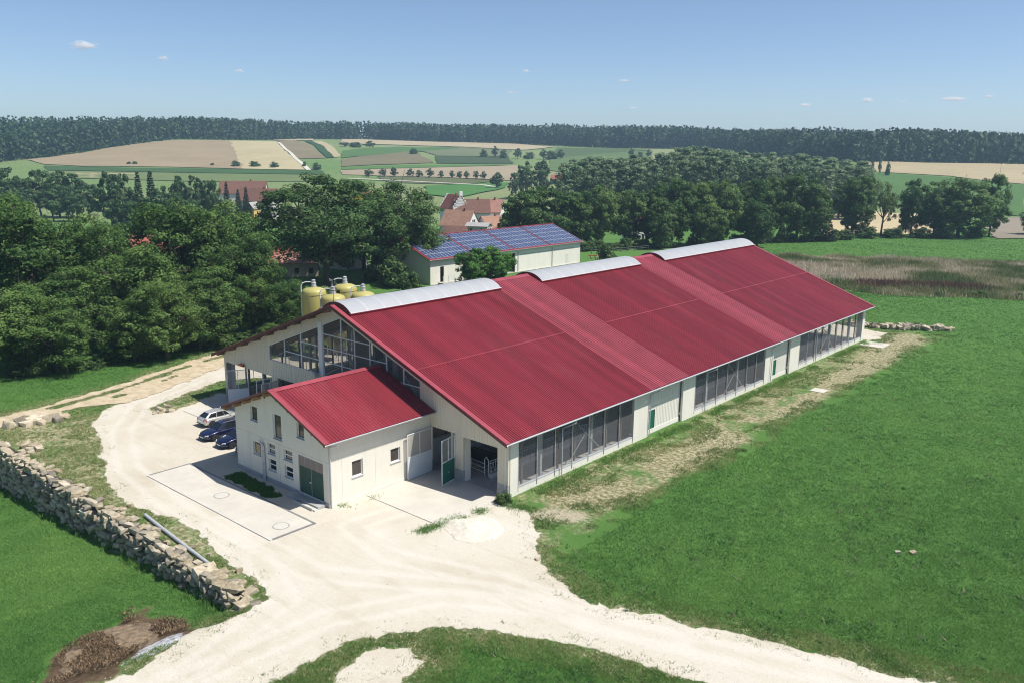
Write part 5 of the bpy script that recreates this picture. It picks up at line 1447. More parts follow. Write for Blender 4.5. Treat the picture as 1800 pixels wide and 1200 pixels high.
# ------------------------------------------------------------------ trees
TREES={
'near':[(-50.9,-10.4,0.0,10.9,5.9),(-71.8,-0.7,0.0,20.3,9.6),(-66.8,7.6,0.0,18.0,7.7),(-54.4,-2.8,0.0,11.9,6.3),(-52.7,6.6,0.0,14.7,7.5),(-62.9,19.0,0.0,19.6,8.5),(-42.4,5.0,0.0,10.8,4.8),(-61.3,25.6,0.0,19.6,7.8),(-45.8,12.7,0.0,11.2,5.9),(-51.5,23.6,0.0,15.3,5.6),(-42.4,23.6,0.0,8.8,3.7),(-37.0,17.6,0.0,3.7,2.7),(-81.4,10.8,0.0,14.5,7.4),(-101.6,6.5,0.0,20.2,8.0)],
'oak':[(-77.1,57.0,0.0,22.5,14.3),(-77.0,74.3,0.0,20.7,11.1),(-89.5,76.7,0.0,19.8,9.1),(-70.6,75.9,0.0,14.1,4.8)],
'locust':[(-52.1,73.4,0.0,8.1,3.9),(-52.3,78.6,0.0,8.6,4.6)],
'bush':[(-52.8,59.6,0.0,4.7,2.6),(-57.5,127.1,0.0,7.2,3.2),(-34.7,18.3,0.0,1.5,1.9)],
'line':[(-88.5,130.6,-0.1,18.6,7.8),(-85.7,139.6,-0.2,18.0,7.6),(-87.6,154.0,-0.5,17.8,6.7),(-84.0,161.0,-0.6,18.5,6.4),(-79.8,168.7,-0.6,18.4,6.4),(-74.9,172.9,-0.5,18.1,6.0),(-67.7,175.3,-0.4,20.5,6.8),(-63.5,182.8,-0.3,20.7,6.9),(-57.6,188.0,-0.2,19.7,6.4),(-54.0,196.5,-0.2,21.7,6.5),(-51.6,206.5,-0.2,21.9,6.2),(-44.9,212.3,-0.1,21.5,6.7),(-41.2,215.6,-0.0,18.8,5.3),(-65.4,165.3,-0.2,14.2,4.9),(-55.3,176.7,-0.2,14.2,4.9),(-47.2,189.2,-0.1,14.9,5.0)],
'right':[(-38.3,240.6,-0.2,21.8,6.8),(-25.1,258.8,-0.3,19.5,5.4),(-18.7,261.7,-0.2,18.3,5.4),(-12.5,267.1,-0.2,21.5,10.5),(-5.6,278.4,-0.2,21.4,5.4),(-39.0,220.1,-0.0,8.8,3.6)],
'light':[(-33.3,254.3,-0.3,20.7,5.8)],
'rbush':[(-33.8,240.6,-0.2,5.0,4.7),(-27.4,248.8,-0.2,4.4,4.7),(-20.3,254.9,-0.2,4.3,4.3),(-37.2,229.6,-0.1,4.3,4.0),(-14.7,259.9,-0.2,5.1,4.7),(-7.4,268.9,-0.2,5.5,4.4)],
'edge':[(4.0,297.3,-0.2,9.5,5.0)],
'lefttown':[(-374.6,100.2,-6.0,23.6,8.8),(-363.9,102.9,-6.1,20.3,7.2),(-369.0,111.8,-6.0,22.9,8.1),(-357.1,115.5,-6.1,23.9,8.2),(-351.1,120.7,-6.1,21.2,7.4),(-341.6,122.3,-6.2,16.9,6.6),(-338.3,105.4,-6.2,17.9,6.3),(-345.2,92.7,-6.1,17.9,7.5),(-333.7,112.0,-6.3,16.2,5.8)],
'mixed':[(-288.7,108.7,-6.7,25.1,6.1),(-289.5,114.7,-6.7,23.9,5.4),(-282.4,134.1,-6.6,23.7,5.6),(-272.3,136.3,-6.7,22.8,5.3),(-273.7,141.7,-6.6,22.2,5.3),(-266.0,141.8,-6.7,21.3,4.3),(-263.1,117.8,-6.9,20.8,5.7),(-255.2,104.7,-6.7,17.5,6.5),(-234.4,89.7,-4.5,14.6,6.0),(-253.3,119.7,-7.0,17.4,5.6)],
'spruce':[(-281.8,117.4,-6.8,24.5,4.0),(-277.9,120.8,-6.8,25.1,4.2),(-291.1,162.4,-6.3,18.5,2.9),(-281.0,161.9,-6.4,15.7,2.8),(-280.9,165.9,-6.3,16.5,2.8)],
'avenue':[(-467.0,404.3,3.7,6.6,3.4),(-460.2,410.2,3.7,7.6,3.4),(-449.2,417.2,3.7,6.9,3.2),(-443.8,421.9,3.7,6.1,3.2),(-435.9,426.1,3.6,7.2,3.2),(-428.0,430.3,3.5,5.2,2.5),(-420.2,434.5,3.5,5.9,2.3),(-414.1,437.1,3.4,6.1,2.5),(-410.1,440.6,3.4,5.7,2.5),(-403.3,443.9,3.3,6.3,2.7),(-397.3,446.5,3.2,6.1,2.7),(-338.6,396.8,0.0,11.1,4.8),(-475.5,396.9,3.7,4.3,4.1)],
'fieldbush':[(-612.7,363.6,9.4,2.5,5.5),(-600.5,374.3,9.3,2.7,5.5),(-585.3,383.5,8.8,2.5,5.0),(-631.0,351.7,9.9,0.2,2.5),(-683.6,308.5,10.2,0.0,3.0),(-687.4,305.2,10.2,0.0,2.5),(-551.8,403.4,7.7,8.4,5.4),(-572.4,405.4,9.4,6.8,2.3)],
'willow':[(-274.7,353.0,-2.4,23.4,7.0),(-271.4,362.5,-2.1,24.6,7.4),(-276.6,344.7,-2.5,17.0,4.1)],
'farbush':[(-738.4,579.1,26.7,5.8,8.0),(-728.6,587.6,26.1,8.4,8.6),(-716.4,598.2,25.4,8.7,8.6),(-634.2,590.2,19.3,9.6,5.0),(-561.6,640.2,16.6,13.0,4.9),(-551.5,642.4,16.2,12.3,4.9),(-536.9,648.5,15.9,11.6,6.1),(-527.8,656.3,16.0,10.5,6.1),(-513.4,662.3,15.8,10.8,6.1),(-503.6,664.2,15.7,13.3,7.9),(-496.9,670.1,15.9,10.9,6.1),(-574.2,635.9,17.1,11.2,4.4),(-435.6,710.2,17.6,11.0,4.2),(-429.0,715.9,18.0,9.6,3.6),(-422.4,721.7,18.3,9.4,3.6),(-162.5,603.2,11.4,13.8,1.7),(-158.1,607.0,11.4,13.9,1.7),(-145.9,604.5,10.3,13.9,1.9),(-150.5,600.4,10.3,13.4,1.7)],
}
POPLARS=[(-162.0,243.8,-6.3,26.1,3.3),(-160.6,251.3,-6.1,26.9,3.9),(-153.7,253.6,-5.9,25.9,3.5),(-148.1,256.0,-5.7,26.9,3.2),(-149.0,270.0,-5.3,25.3,3.8),(-143.0,271.5,-5.0,26.4,3.7),(-132.9,268.8,-4.7,26.4,3.5),(-128.7,274.4,-4.4,27.8,3.4),(-130.2,287.7,-4.1,27.4,3.6),(-123.2,287.6,-3.8,27.6,3.9),(-116.6,290.0,-3.5,28.4,3.6),(-111.0,292.5,-3.1,27.7,3.8),(-109.3,300.8,-2.9,27.1,3.3),(-102.3,300.9,-2.6,25.7,4.0),(-97.0,302.6,-2.3,25.4,3.6),(-96.3,314.7,-2.2,25.0,3.3),(-87.0,309.1,-1.9,23.5,3.0),(-85.9,320.9,-1.8,22.9,3.2),(-80.4,322.5,-1.6,23.3,3.0),(-78.2,334.9,-1.6,21.5,3.8),(-68.7,329.0,-1.5,22.6,3.9),(-184.5,275.2,-5.8,26.8,3.9),(-171.5,270.6,-5.8,28.1,3.6),(-174.2,284.6,-5.5,27.6,3.6),(-162.4,278.0,-5.4,28.5,4.0),(-156.9,281.3,-5.2,28.1,4.2),(-151.6,285.1,-4.9,28.3,3.2),(-147.8,290.3,-4.7,28.1,3.2),(-149.9,306.5,-4.4,29.7,3.4),(-139.7,302.9,-4.1,29.5,4.2),(-134.6,307.4,-3.8,30.8,3.2),(-133.3,318.6,-3.6,30.9,4.1),(-123.2,313.9,-3.3,30.1,3.4),(-123.2,327.1,-3.1,28.7,3.4),(-116.4,326.5,-2.9,26.8,4.3),(-112.1,332.2,-2.6,26.4,4.1),(-102.6,328.5,-2.3,26.7,3.4),(-102.5,346.2,-2.3,25.3,3.6),(-95.2,346.6,-2.1,24.5,4.1),(-90.2,351.9,-2.0,24.2,3.5),(-80.7,347.2,-1.8,23.2,4.2),(-74.7,351.8,-1.7,23.0,4.1),(-197.6,295.0,-5.4,26.6,3.5),(-191.7,298.1,-5.4,28.2,4.3),(-180.1,296.2,-5.4,29.3,4.4),(-176.6,301.7,-5.2,27.8,4.3),(-174.5,312.7,-4.8,27.7,4.4),(-167.6,314.1,-4.6,28.6,4.4),(-163.3,322.0,-4.3,30.0,3.4),(-158.2,325.6,-4.1,30.6,4.4),(-151.5,328.8,-3.9,32.4,4.3),(-149.8,340.4,-3.4,32.6,4.4),(-141.3,338.0,-3.4,31.4,4.3),(-137.0,344.1,-3.1,30.7,4.5),(-133.1,350.2,-2.8,30.1,4.4),(-129.3,358.6,-2.5,28.8,4.4),(-119.8,352.9,-2.6,27.7,3.7),(-117.9,367.3,-2.1,27.8,3.6),(-107.4,362.7,-2.3,28.0,3.9),(-107.0,379.0,-1.8,25.9,4.3),(-100.0,377.5,-1.9,26.1,4.0),(-91.3,375.1,-2.0,25.6,3.6),(-89.3,391.5,-1.7,24.7,4.6),(-209.2,313.0,-4.6,26.9,4.0),(-205.4,322.6,-4.2,27.7,4.0),(-196.1,324.4,-4.2,27.1,4.1),(-188.7,325.6,-4.2,27.5,4.4),(-181.6,327.1,-4.1,29.3,4.5),(-178.4,334.7,-3.8,27.9,4.3),(-170.5,335.6,-3.7,29.8,4.0),(-168.7,349.1,-3.0,31.5,4.0),(-158.1,344.9,-3.2,32.7,4.6),(-158.0,361.7,-2.4,30.6,4.8),(-150.4,361.7,-2.4,30.4,4.3),(-147.3,374.4,-1.8,28.2,3.8),(-139.6,376.4,-1.7,28.0,4.4),(-134.4,384.8,-1.3,28.1,4.1),(-126.8,386.7,-1.3,26.4,4.0),(-121.0,390.1,-1.2,27.3,4.8),(-113.0,392.3,-1.2,26.2,4.6),(-105.1,390.9,-1.4,25.9,3.7),(-103.0,405.5,-0.9,24.3,4.0),(-93.7,403.9,-1.2,24.0,3.6)]

def leaf_quads(r, pts, nrm, size, shape=(.62, 1.0)):
    """one rhombic leaf spray per point, lying roughly across its normal"""
    n = len(pts)
    a = np.cross(nrm, r.normal(size=(n, 3))); a /= np.linalg.norm(a, axis=1, keepdims=True)+1e-9
    b = np.cross(nrm, a); b /= np.linalg.norm(b, axis=1, keepdims=True)+1e-9
    s = (size*r.uniform(.65, 1.35, n))[:, None]
    fold = nrm*s*.18
    v0 = pts - b*s*shape[1]*.5
    v1 = pts + a*s*shape[0]*.5 + fold
    v2 = pts + b*s*shape[1]*.5
    v3 = pts - a*s*shape[0]*.5 + fold
    return np.stack([v0, v1, v2, v3], 1).reshape(-1, 3)
def clumps_to_leaves(r, cen, rad, nper, size, crown_c, shell=.55, upb=.35):
    N = len(cen)
    d = r.normal(size=(N, nper, 3)); d /= np.linalg.norm(d, axis=2, keepdims=True)
    q = r.uniform(shell, 1.0, (N, nper, 1))
    stretch = np.array([1.15, 1.15, .75])
    p = cen[:, None, :] + d*q*rad[:, None, None]*stretch
    out = p - crown_c; out /= np.linalg.norm(out, axis=2, keepdims=True)+1e-9
    nr = d*.7 + out*.4 + np.array([0, 0, upb]) + r.normal(size=p.shape)*.45
    nr /= np.linalg.norm(nr, axis=2, keepdims=True)
    ct = r.uniform(.12, .62, N)[:, None] + r.normal(0, .14, (N, nper)) + d[..., 2]*.10
    pts = p.reshape(-1, 3)
    return leaf_quads(r, pts, nr.reshape(-1, 3), size), np.clip(ct.reshape(-1), 0, 1)
M_BARK = mat('bark', (.085, .065, .05), .9, .3, 3, bump=.6, bscale=12, stretch=(1, 1, .2))
def broad_tree(seed, lobes, clumps, nper, leaf, lm, base=.05, wide=1.0, low=.30, gap=0.0, cz=.56, crz=.41):
    """unit tree: height 1, crown radius about .4 (scaled per tree)"""
    r = np.random.default_rng(seed)
    cc = np.array([0, 0, cz])
    cr = np.array([.36*wide, .36*wide, crz])
    L = []
    k = 0
    while len(L) < lobes and k < 4000:
        k += 1
        d = r.normal(size=3); d /= np.linalg.norm(d)
        q = r.uniform(.30, .78)
        p = cc + d*cr*q
        if p[2] < low or p[2] > .92: continue
        if all(np.linalg.norm((p-x)/cr) > .34 for x, _ in L): L.append((p, r.uniform(.11, .175)*(1.15-.25*q)))
    cen, rad = [], []
    for p, rr in L:
        for _ in range(clumps):
            d = r.normal(size=3); o = (p-cc)/cr; d = d/np.linalg.norm(d) + o*.7 + np.array([0, 0, .25]); d /= np.linalg.norm(d)
            cen.append(p + d*rr*r.uniform(.55, 1.05)); rad.append(rr*r.uniform(.28, .48))
    cen = np.array(cen); rad = np.array(rad)
    keep = (cen[:, 2] > base+.05) & (r.random(len(cen)) > gap)
    cen, rad = cen[keep], rad[keep]
    f = max(0.985, cen[:, 2].max()+.02); cen[:, 2] *= .97/f
    v, t = clumps_to_leaves(r, cen, rad, nper, leaf, cc)
    crown = np_mesh('crown', v, 4, lm, t)
    mb = MB()
    lean = r.normal(0, .012, 2)
    top = np.array([lean[0]*3, lean[1]*3, .62])
    tr = [(0, 0, -.03), (lean[0]*.4, lean[1]*.4, .10), (lean[0]*1.6, lean[1]*1.6, .30), tuple(top)]
    mb.tube(tr, [.030, .021, .016, .007], 8)
    order = sorted(L, key=lambda q: q[0][2])
    for p, rr in order:
        z0 = min(max(.16, p[2]*.55), .5)
        s = np.array([lean[0]*z0*4, lean[1]*z0*4, z0])
        m = (s+p)/2 + np.array([0, 0, -.015]) + r.normal(0, .012, 3)
        mb.tube([tuple(s), tuple(m), tuple(p)], [.010, .0065, .003], 5, cap=False)
        for _ in range(3):
            e = p + r.normal(0, 1, 3)*rr*.7
            mb.tube([tuple(m*.4+p*.6), tuple(e)], [.004, .0018], 4, cap=False)
    trunk = mb.mesh('trunk', M_BARK, True)
    return trunk, crown
def poplar_tree(seed, lm, nper=34, n=95, leaf=.028):
    r = np.random.default_rng(seed)
    z = r.uniform(.10, .99, n)
    w = .125*np.interp(z, [.08, .2, .5, .8, .93, 1.0], [.55, .95, 1.0, .9, .6, .15])
    a = r.uniform(0, 6.283, n); q = np.sqrt(r.uniform(.25, 1, n))
    cen = np.stack([np.cos(a)*w*q, np.sin(a)*w*q, z*.97], 1)
    rad = r.uniform(.028, .05, n)
    v, t = clumps_to_leaves(r, cen, rad, nper, leaf, np.array([0, 0, .5]), upb=.2)
    mb = MB().tube([(0, 0, -.03), (0, 0, .3), (0, 0, .9)], [.014, .010, .002], 6)
    for k in range(14):
        p = cen[k*5 % n]; mb.tube([(0, 0, max(.08, p[2]-.12)), tuple(p)], [.004, .0015], 4, cap=False)
    return mb.mesh('trunk', M_BARK, True), np_mesh('crown', v, 4, lm, t)
def spruce_tree(seed, lm):
    r = np.random.default_rng(seed)
    V, T = [], []
    cen, rad = [], []
    for k in range(26):
        z = .08+.9*k/26; w = .17*(1-z)**.85+.008
        m = max(4, int(13*(1-z)+3))
        for j in range(m):
            a = 6.283*(j+r.uniform(-.3, .3))/m+k*.7
            for q in (.45, .8, 1.0):
                cen.append((math.cos(a)*w*q, math.sin(a)*w*q, z-.045*q*(1-z)+r.normal(0, .006))); rad.append(.022*(1.1-z*.6))
    v, t = clumps_to_leaves(r, np.array(cen), np.array(rad), 7, .026, np.array([0, 0, .4]), shell=.3, upb=.1)
    mb = MB().tube([(0, 0, -.03), (0, 0, .97)], [.014, .001], 6)
    return mb.mesh('trunk', M_BARK, True), np_mesh('crown', v, 4, lm, t)
def bush_tree(seed, lm, n=46, nper=60, leaf=.075):
    r = np.random.default_rng(seed)
    d = r.normal(size=(n, 3)); d /= np.linalg.norm(d, axis=1, keepdims=True); d[:, 2] = np.abs(d[:, 2])*.9
    q = r.uniform(.35, .85, (n, 1))
    cen = d*q*np.array([.5, .5, .85]) + np.array([0, 0, .1]); rad = r.uniform(.09, .17, n)
    v, t = clumps_to_leaves(r, cen, rad, nper, leaf, np.array([0, 0, .3]))
    mb = MB()
    for k in range(7):
        mb.tube([(0, 0, -.03), tuple(cen[k]*.5), tuple(cen[k])], [.018, .012, .005], 5, cap=False)
    return mb.mesh('trunk', M_BARK, True), np_mesh('crown', v, 4, lm, t)

LM_NEAR = leaf_mat('leaf_maple', (.038, .098, .024), (.225, .340, .092), .42, .40)
LM_OAK = leaf_mat('leaf_oak', (.028, .076, .024), (.165, .270, .085), .40, .12)
LM_LINE = leaf_mat('leaf_mixed', (.038, .098, .028), (.215, .320, .094), .40, .5)
LM_LIGHT = leaf_mat('leaf_light', (.06, .11, .03), (.19, .25, .08), .35)
LM_LOC = leaf_mat('leaf_locust', (.045, .14, .025), (.17, .35, .065), .4)
LM_POP = leaf_mat('leaf_poplar', (.085, .150, .072), (.29, .38, .20), .32, .3)
LM_SPR = leaf_mat('needles', (.008, .024, .013), (.032, .062, .034), .1, .3)
LM_BUSH = leaf_mat('leaf_bush', (.030, .072, .020), (.14, .22, .068), .3, .35)
LM_FAR = leaf_mat('leaf_far', (.032, .080, .030), (.15, .235, .090), .3, .4)
LM_YEL = leaf_mat('leaf_yellow', (.25, .20, .01), (.50, .42, .03), .3)

V_NEAR = [broad_tree(20+k, 24, 13, 80, .021, LM_NEAR, wide=1.1, low=.12, cz=.52, crz=.45) for k in range(5)]
V_OAK = [broad_tree(40+k, 28, 14, 74, .020, LM_OAK, wide=1.35, low=.20, gap=.06, cz=.56, crz=.41) for k in range(2)]
V_LINE = [broad_tree(60+k, 24, 10, 60, .030, LM_LINE, wide=1.0, low=.07, cz=.48, crz=.49) for k in range(5)]
V_LIGHT = [broad_tree(70, 16, 9, 34, .028, LM_LIGHT, wide=.9, low=.2, gap=.2)]
V_LOC = [broad_tree(80+k, 22, 10, 50, .036, LM_LOC, wide=1.05, low=.06, cz=.48, crz=.48) for k in range(2)]
V_FAR = [broad_tree(90+k, 16, 7, 36, .05, LM_FAR, wide=1.1, low=.10, cz=.52, crz=.45) for k in range(4)]
V_POP = [poplar_tree(100+k, LM_POP) for k in range(4)]
V_SPR = [spruce_tree(110+k, LM_SPR) for k in range(2)]
V_BUSH = [bush_tree(120+k, LM_BUSH) for k in range(3)]
tr_rnd = random.Random(21)
def plant(var, x, y, h, rad, name, label, cat='tree', group=None, unit=.42, zoff=0):
    tm, cm_ = var
    t = thing(name, label, cat, (x, y, hz(x, y)-.1+zoff), tr_rnd.uniform(0, 6.283), group)
    k = rad/unit
    t.scale = (k, k, h)
    a = add('trunk', tm, t); b = add('crown', cm_, t)
    return t
def left_rank(lst):
    """rank of each entry from the left as seen from the yard"""
    q = sorted(range(len(lst)), key=lambda i: ((lst[i][0]-C2[0])*UU[0]+(lst[i][1]-C2[1])*UU[1])/((lst[i][0]-C2[0])*VV[0]+(lst[i][1]-C2[1])*VV[1]))
    return {i: r for r, i in enumerate(q)}
ORD = ['first', 'second', 'third', 'fourth', 'fifth', 'sixth', 'seventh', 'eighth', 'ninth', 'tenth', 'eleventh', 'twelfth', 'thirteenth', 'fourteenth', 'fifteenth', 'sixteenth', 'seventeenth', 'eighteenth', 'nineteenth', 'twentieth']
NEARL = ['low leafy tree at the left picture edge overhanging the dirt track', 'tall broad tree rising above its neighbours at far left', 'tall tree right of the tallest one at far left', 'shorter tree in front of the tall pair at far left',
         'round tree in the middle of the left tree belt by the track', 'tall tree in the back of the left tree belt, below the pale hay meadow', 'short tree overhanging the grass verge of the dirt track', 'tall bright green tree at the right of the left tree belt',
         'low spreading tree in front of the bright green tree', 'tree at the right end of the left belt, towards the big oak', 'small dark tree between the left belt and the yellow silos', 'shrubby young tree by the barn corner below the silos',
         'tree behind the left belt showing only its crown', 'back tree at the left picture edge, behind the belt']
for k, (x, y, z, h, rd) in enumerate(TREES['near']):
    plant(V_NEAR[k % 5], x, y, h*1.04, rd*1.05, 'maple_tree', NEARL[k], 'tree', 'trees along the dirt track')
OAKL = ['big dark spreading oak behind the yellow silos', 'dense dark tree between the oak and the solar barn', 'tall tree behind the oak with a patch of yellow leaves', 'slender tree at the left end of the solar barn']
for k, (x, y, z, h, rd) in enumerate(TREES['oak']):
    t = plant(V_OAK[k % 2] if k != 3 else V_NEAR[2], x, y, h*1.03, rd*1.0, 'oak_tree', OAKL[k], 'tree', None, .44)
    if k == 2:
        r = np.random.default_rng(5)
        cen = np.array([(.02, -.30, .86), (.06, -.28, .80), (-.06, -.30, .82), (.10, -.26, .88), (-.02, -.33, .77)]); 
        # yellow turned foliage on the camera side of the crown
        cd = np.array([C2[0]-x, C2[1]-y]); cd /= np.linalg.norm(cd)
        cw = np.stack([x+cd[0]*rd*.62+r.normal(0, 1.6, 9), y+cd[1]*rd*.62+r.normal(0, 1.6, 9), h*.80+r.normal(0, 1.3, 9)], 1)
        v_, tt = clumps_to_leaves(r, cw, np.full(9, .75), 60, .42, np.array([x, y, h*.5]))
        me = np_mesh('yellow_leaves', v_, 4, LM_YEL, tt); o = add('yellow_leaves', me, t); o.matrix_parent_inverse = (Matrix.Translation(t.location) @ Matrix.Rotation(t.rotation_euler.z, 4, 'Z') @ Matrix.Diagonal((*t.scale, 1))).inverted()
for k, (x, y, z, h, rd) in enumerate(TREES['locust']):
    plant(V_LOC[k], x, y, h*1.22, rd*1.1, 'locust_tree', ('fresh green feathery tree in front of the solar barn, left half', 'fresh green feathery tree in front of the solar barn, right half')[k])
for k, (x, y, z, h, rd) in enumerate(TREES['bush']):
    plant(V_BUSH[k], x, y, h, rd, 'shrub', ('grey green shrub at the left foot of the solar barn', 'rounded pale shrub right of the solar barn', 'low shrub by the barn corner beside the track')[k], 'shrub', None, .62)
for k, (x, y, z, h, rd) in enumerate(TREES['line']):
    lab = ORD[k]+' large tree from the left in the dense row behind the barn' if k < 13 else ('left', 'middle', 'right')[k-13]+' one of three smaller trees in front of the dense row'
    plant(V_LINE[k % 5], x, y, h*1.03, rd*1.12, 'broadleaf_tree', lab, 'tree', 'tree row behind the barn')
RL = ['tall slim tree standing alone right of the dense row', 'narrow tree left of the big round one at right', 'medium tree touching the left side of the big round one', 'big round dark tree on the right horizon', 'tree with open crown on the right flank of the big round one', 'small dark conifer-like tree at the end of the row']
for k, (x, y, z, h, rd) in enumerate(TREES['right']):
    plant(V_LINE[(k+2) % 5] if k < 5 else V_SPR[0], x, y, h*1.03, rd*1.1, 'broadleaf_tree', RL[k], 'tree', 'trees on the right', .42 if k < 5 else .2)
x, y, z, h, rd = TREES['light'][0]
plant(V_LIGHT[0], x, y, h*1.02, rd*1.1, 'birch_tree', 'airy light green tree between the darker trees at right')
for k, (x, y, z, h, rd) in enumerate(TREES['rbush']):
    plant(V_BUSH[k % 3], x, y, h*1.1, rd*1.15, 'hedge_shrub', ORD[left_rank(TREES['rbush'])[k]]+' shrub from the left in the dark hedge under the right hand trees', 'shrub', 'hedge shrubs under the right trees', .62)
x, y, z, h, rd = TREES['edge'][0]
plant(V_LINE[0], x, y, h, rd, 'broadleaf_tree', 'tree cut by the right picture edge')
for k, (x, y, z, h, rd) in enumerate(TREES['lefttown']):
    plant(V_FAR[k % 4], x, y, h, rd, 'broadleaf_tree', ORD[left_rank(TREES['lefttown'])[k]]+' tree from the left in the grove below the hill field', 'tree', 'grove at far left')
for k, (x, y, z, h, rd) in enumerate(TREES['mixed']):
    plant(V_FAR[(k+1) % 4], x, y, h, rd, 'broadleaf_tree', ORD[left_rank(TREES['mixed'])[k]]+' leafy tree from the left in the grove beside the farmhouse', 'tree', 'mixed grove beside the village')
SL_ = ['taller pointed spruce in the mixed grove', 'second pointed spruce in the mixed grove', 'dark spruce left in front of the farmhouse', 'smallest spruce in front of the farmhouse', 'dark spruce right in front of the farmhouse']
for k, (x, y, z, h, rd) in enumerate(TREES['spruce']):
    plant(V_SPR[k % 2], x, y, h, rd, 'spruce_tree', SL_[k], 'tree', None, .2)
for k, (x, y, z, h, rd) in enumerate(TREES['avenue']):
    lab = ORD[k]+' round tree from the left in the avenue between the fields' if k < 11 else ('larger tree at the right end of the avenue', 'bushy tree at the left start of the avenue')[k-11]
    plant(V_FAR[k % 4], x, y, max(h, 6)*1.1, rd*1.1, 'avenue_tree', lab, 'tree', 'avenue trees between the fields')
for k, (x, y, z, h, rd) in enumerate(TREES['fieldbush']):
    plant(V_BUSH[k % 3], x, y, max(h, rd*1.3), rd*1.1, 'field_bush', ORD[left_rank(TREES['fieldbush'])[k]]+' round bush from the left along the lower edge of the hill field', 'shrub', 'bushes at the hill field', .62)
for k, (x, y, z, h, rd) in enumerate(TREES['willow']):
    plant(V_FAR[k % 4], x, y, h*.98, rd*1.05, 'willow_tree', ('left half of the pale willow pair left of the poplars', 'right half of the pale willow pair left of the poplars', 'small tree at the foot of the willow pair')[k])
for k, (x, y, z, h, rd) in enumerate(TREES['farbush']):
    plant(V_BUSH[k % 3] if k % 2 else V_FAR[k % 4], x, y, min(max(h, 5), 13), rd*1.1, 'field_bush', ORD[left_rank(TREES['farbush'])[k]]+' bush from the left among the far fields near the forest', 'shrub', 'bushes among the far fields', .55)
for k, (x, y, z, h, rd) in enumerate(POPLARS):
    plant(V_POP[k % 4], x, y, h*1.02, rd*1.25, 'poplar_tree', 'grey green poplar in the plantation behind the tree row', 'tree', 'poplar plantation', .13)
# undergrowth below the tree row and by the solar barn
for k in range(34):
    t = k/33
    plant(V_BUSH[k % 3], -86+48*t+tr_rnd.uniform(-1.5, 1.5), 128+98*t+tr_rnd.uniform(-1.5, 1.5), tr_rnd.uniform(2.2, 5.0), tr_rnd.uniform(2.2, 3.6), 'undergrowth_shrub', 'dark shrub at the foot of the dense tree row behind the barn', 'shrub', 'undergrowth of the tree row', .62)
for k, (x, y, h, w, lb) in enumerate(((-66.5, 66.0, 8.5, 5.0, 'tall shrub hiding the left gable of the solar barn'), (-59.5, 63.5, 6.0, 3.6, 'shrub in front of the left corner of the solar barn'), (-73.0, 68.0, 9.5, 5.5, 'leafy shrub behind the silos, left of the solar barn'))):
    plant(V_BUSH[k % 3], x, y, h, w, 'shrub', lb, 'shrub', None, .62)
EXTRA = [(-47.5, -17.5, 12.0, 6.2, 'low broad tree at the very left, closest to the stone wall'), (-46.0, -7.5, 9.5, 5.2, 'short round tree overhanging the track at far left'), (-45.2, 2.0, 9.0, 4.8, 'short tree in the front row of the left belt'), (-45.8, 11.5, 9.5, 4.8, 'front row tree of the left belt nearest the track bend'), (-47.0, 22.0, 9.5, 4.6, 'front row tree below the bright green tree'), (-43.5, 30.0, 7.5, 4.2, 'last low tree of the front row, behind the barn gable'), (-38.5, 30.5, 6.0, 3.4, 'small tree close to the barn eave left of the silos')]
for k, (x, y, h, rd, lb) in enumerate(EXTRA):
    plant(V_NEAR[(k+2) % 5], x, y, h, rd, 'maple_tree', lb, 'tree', 'trees along the dirt track')
# undergrowth below the left belt
for k in range(26):
    t = k/25
    x = -46.5+tr_rnd.uniform(-3, 2)+5*t; y = -12+44*t+tr_rnd.uniform(-1.5, 1.5)
    plant(V_BUSH[k % 3], x-1, y, tr_rnd.uniform(1.6, 3.6), tr_rnd.uniform(1.5, 2.6), 'undergrowth_shrub', 'dark shrub in the undergrowth below the left tree belt', 'shrub', 'undergrowth of the left tree belt', .62)

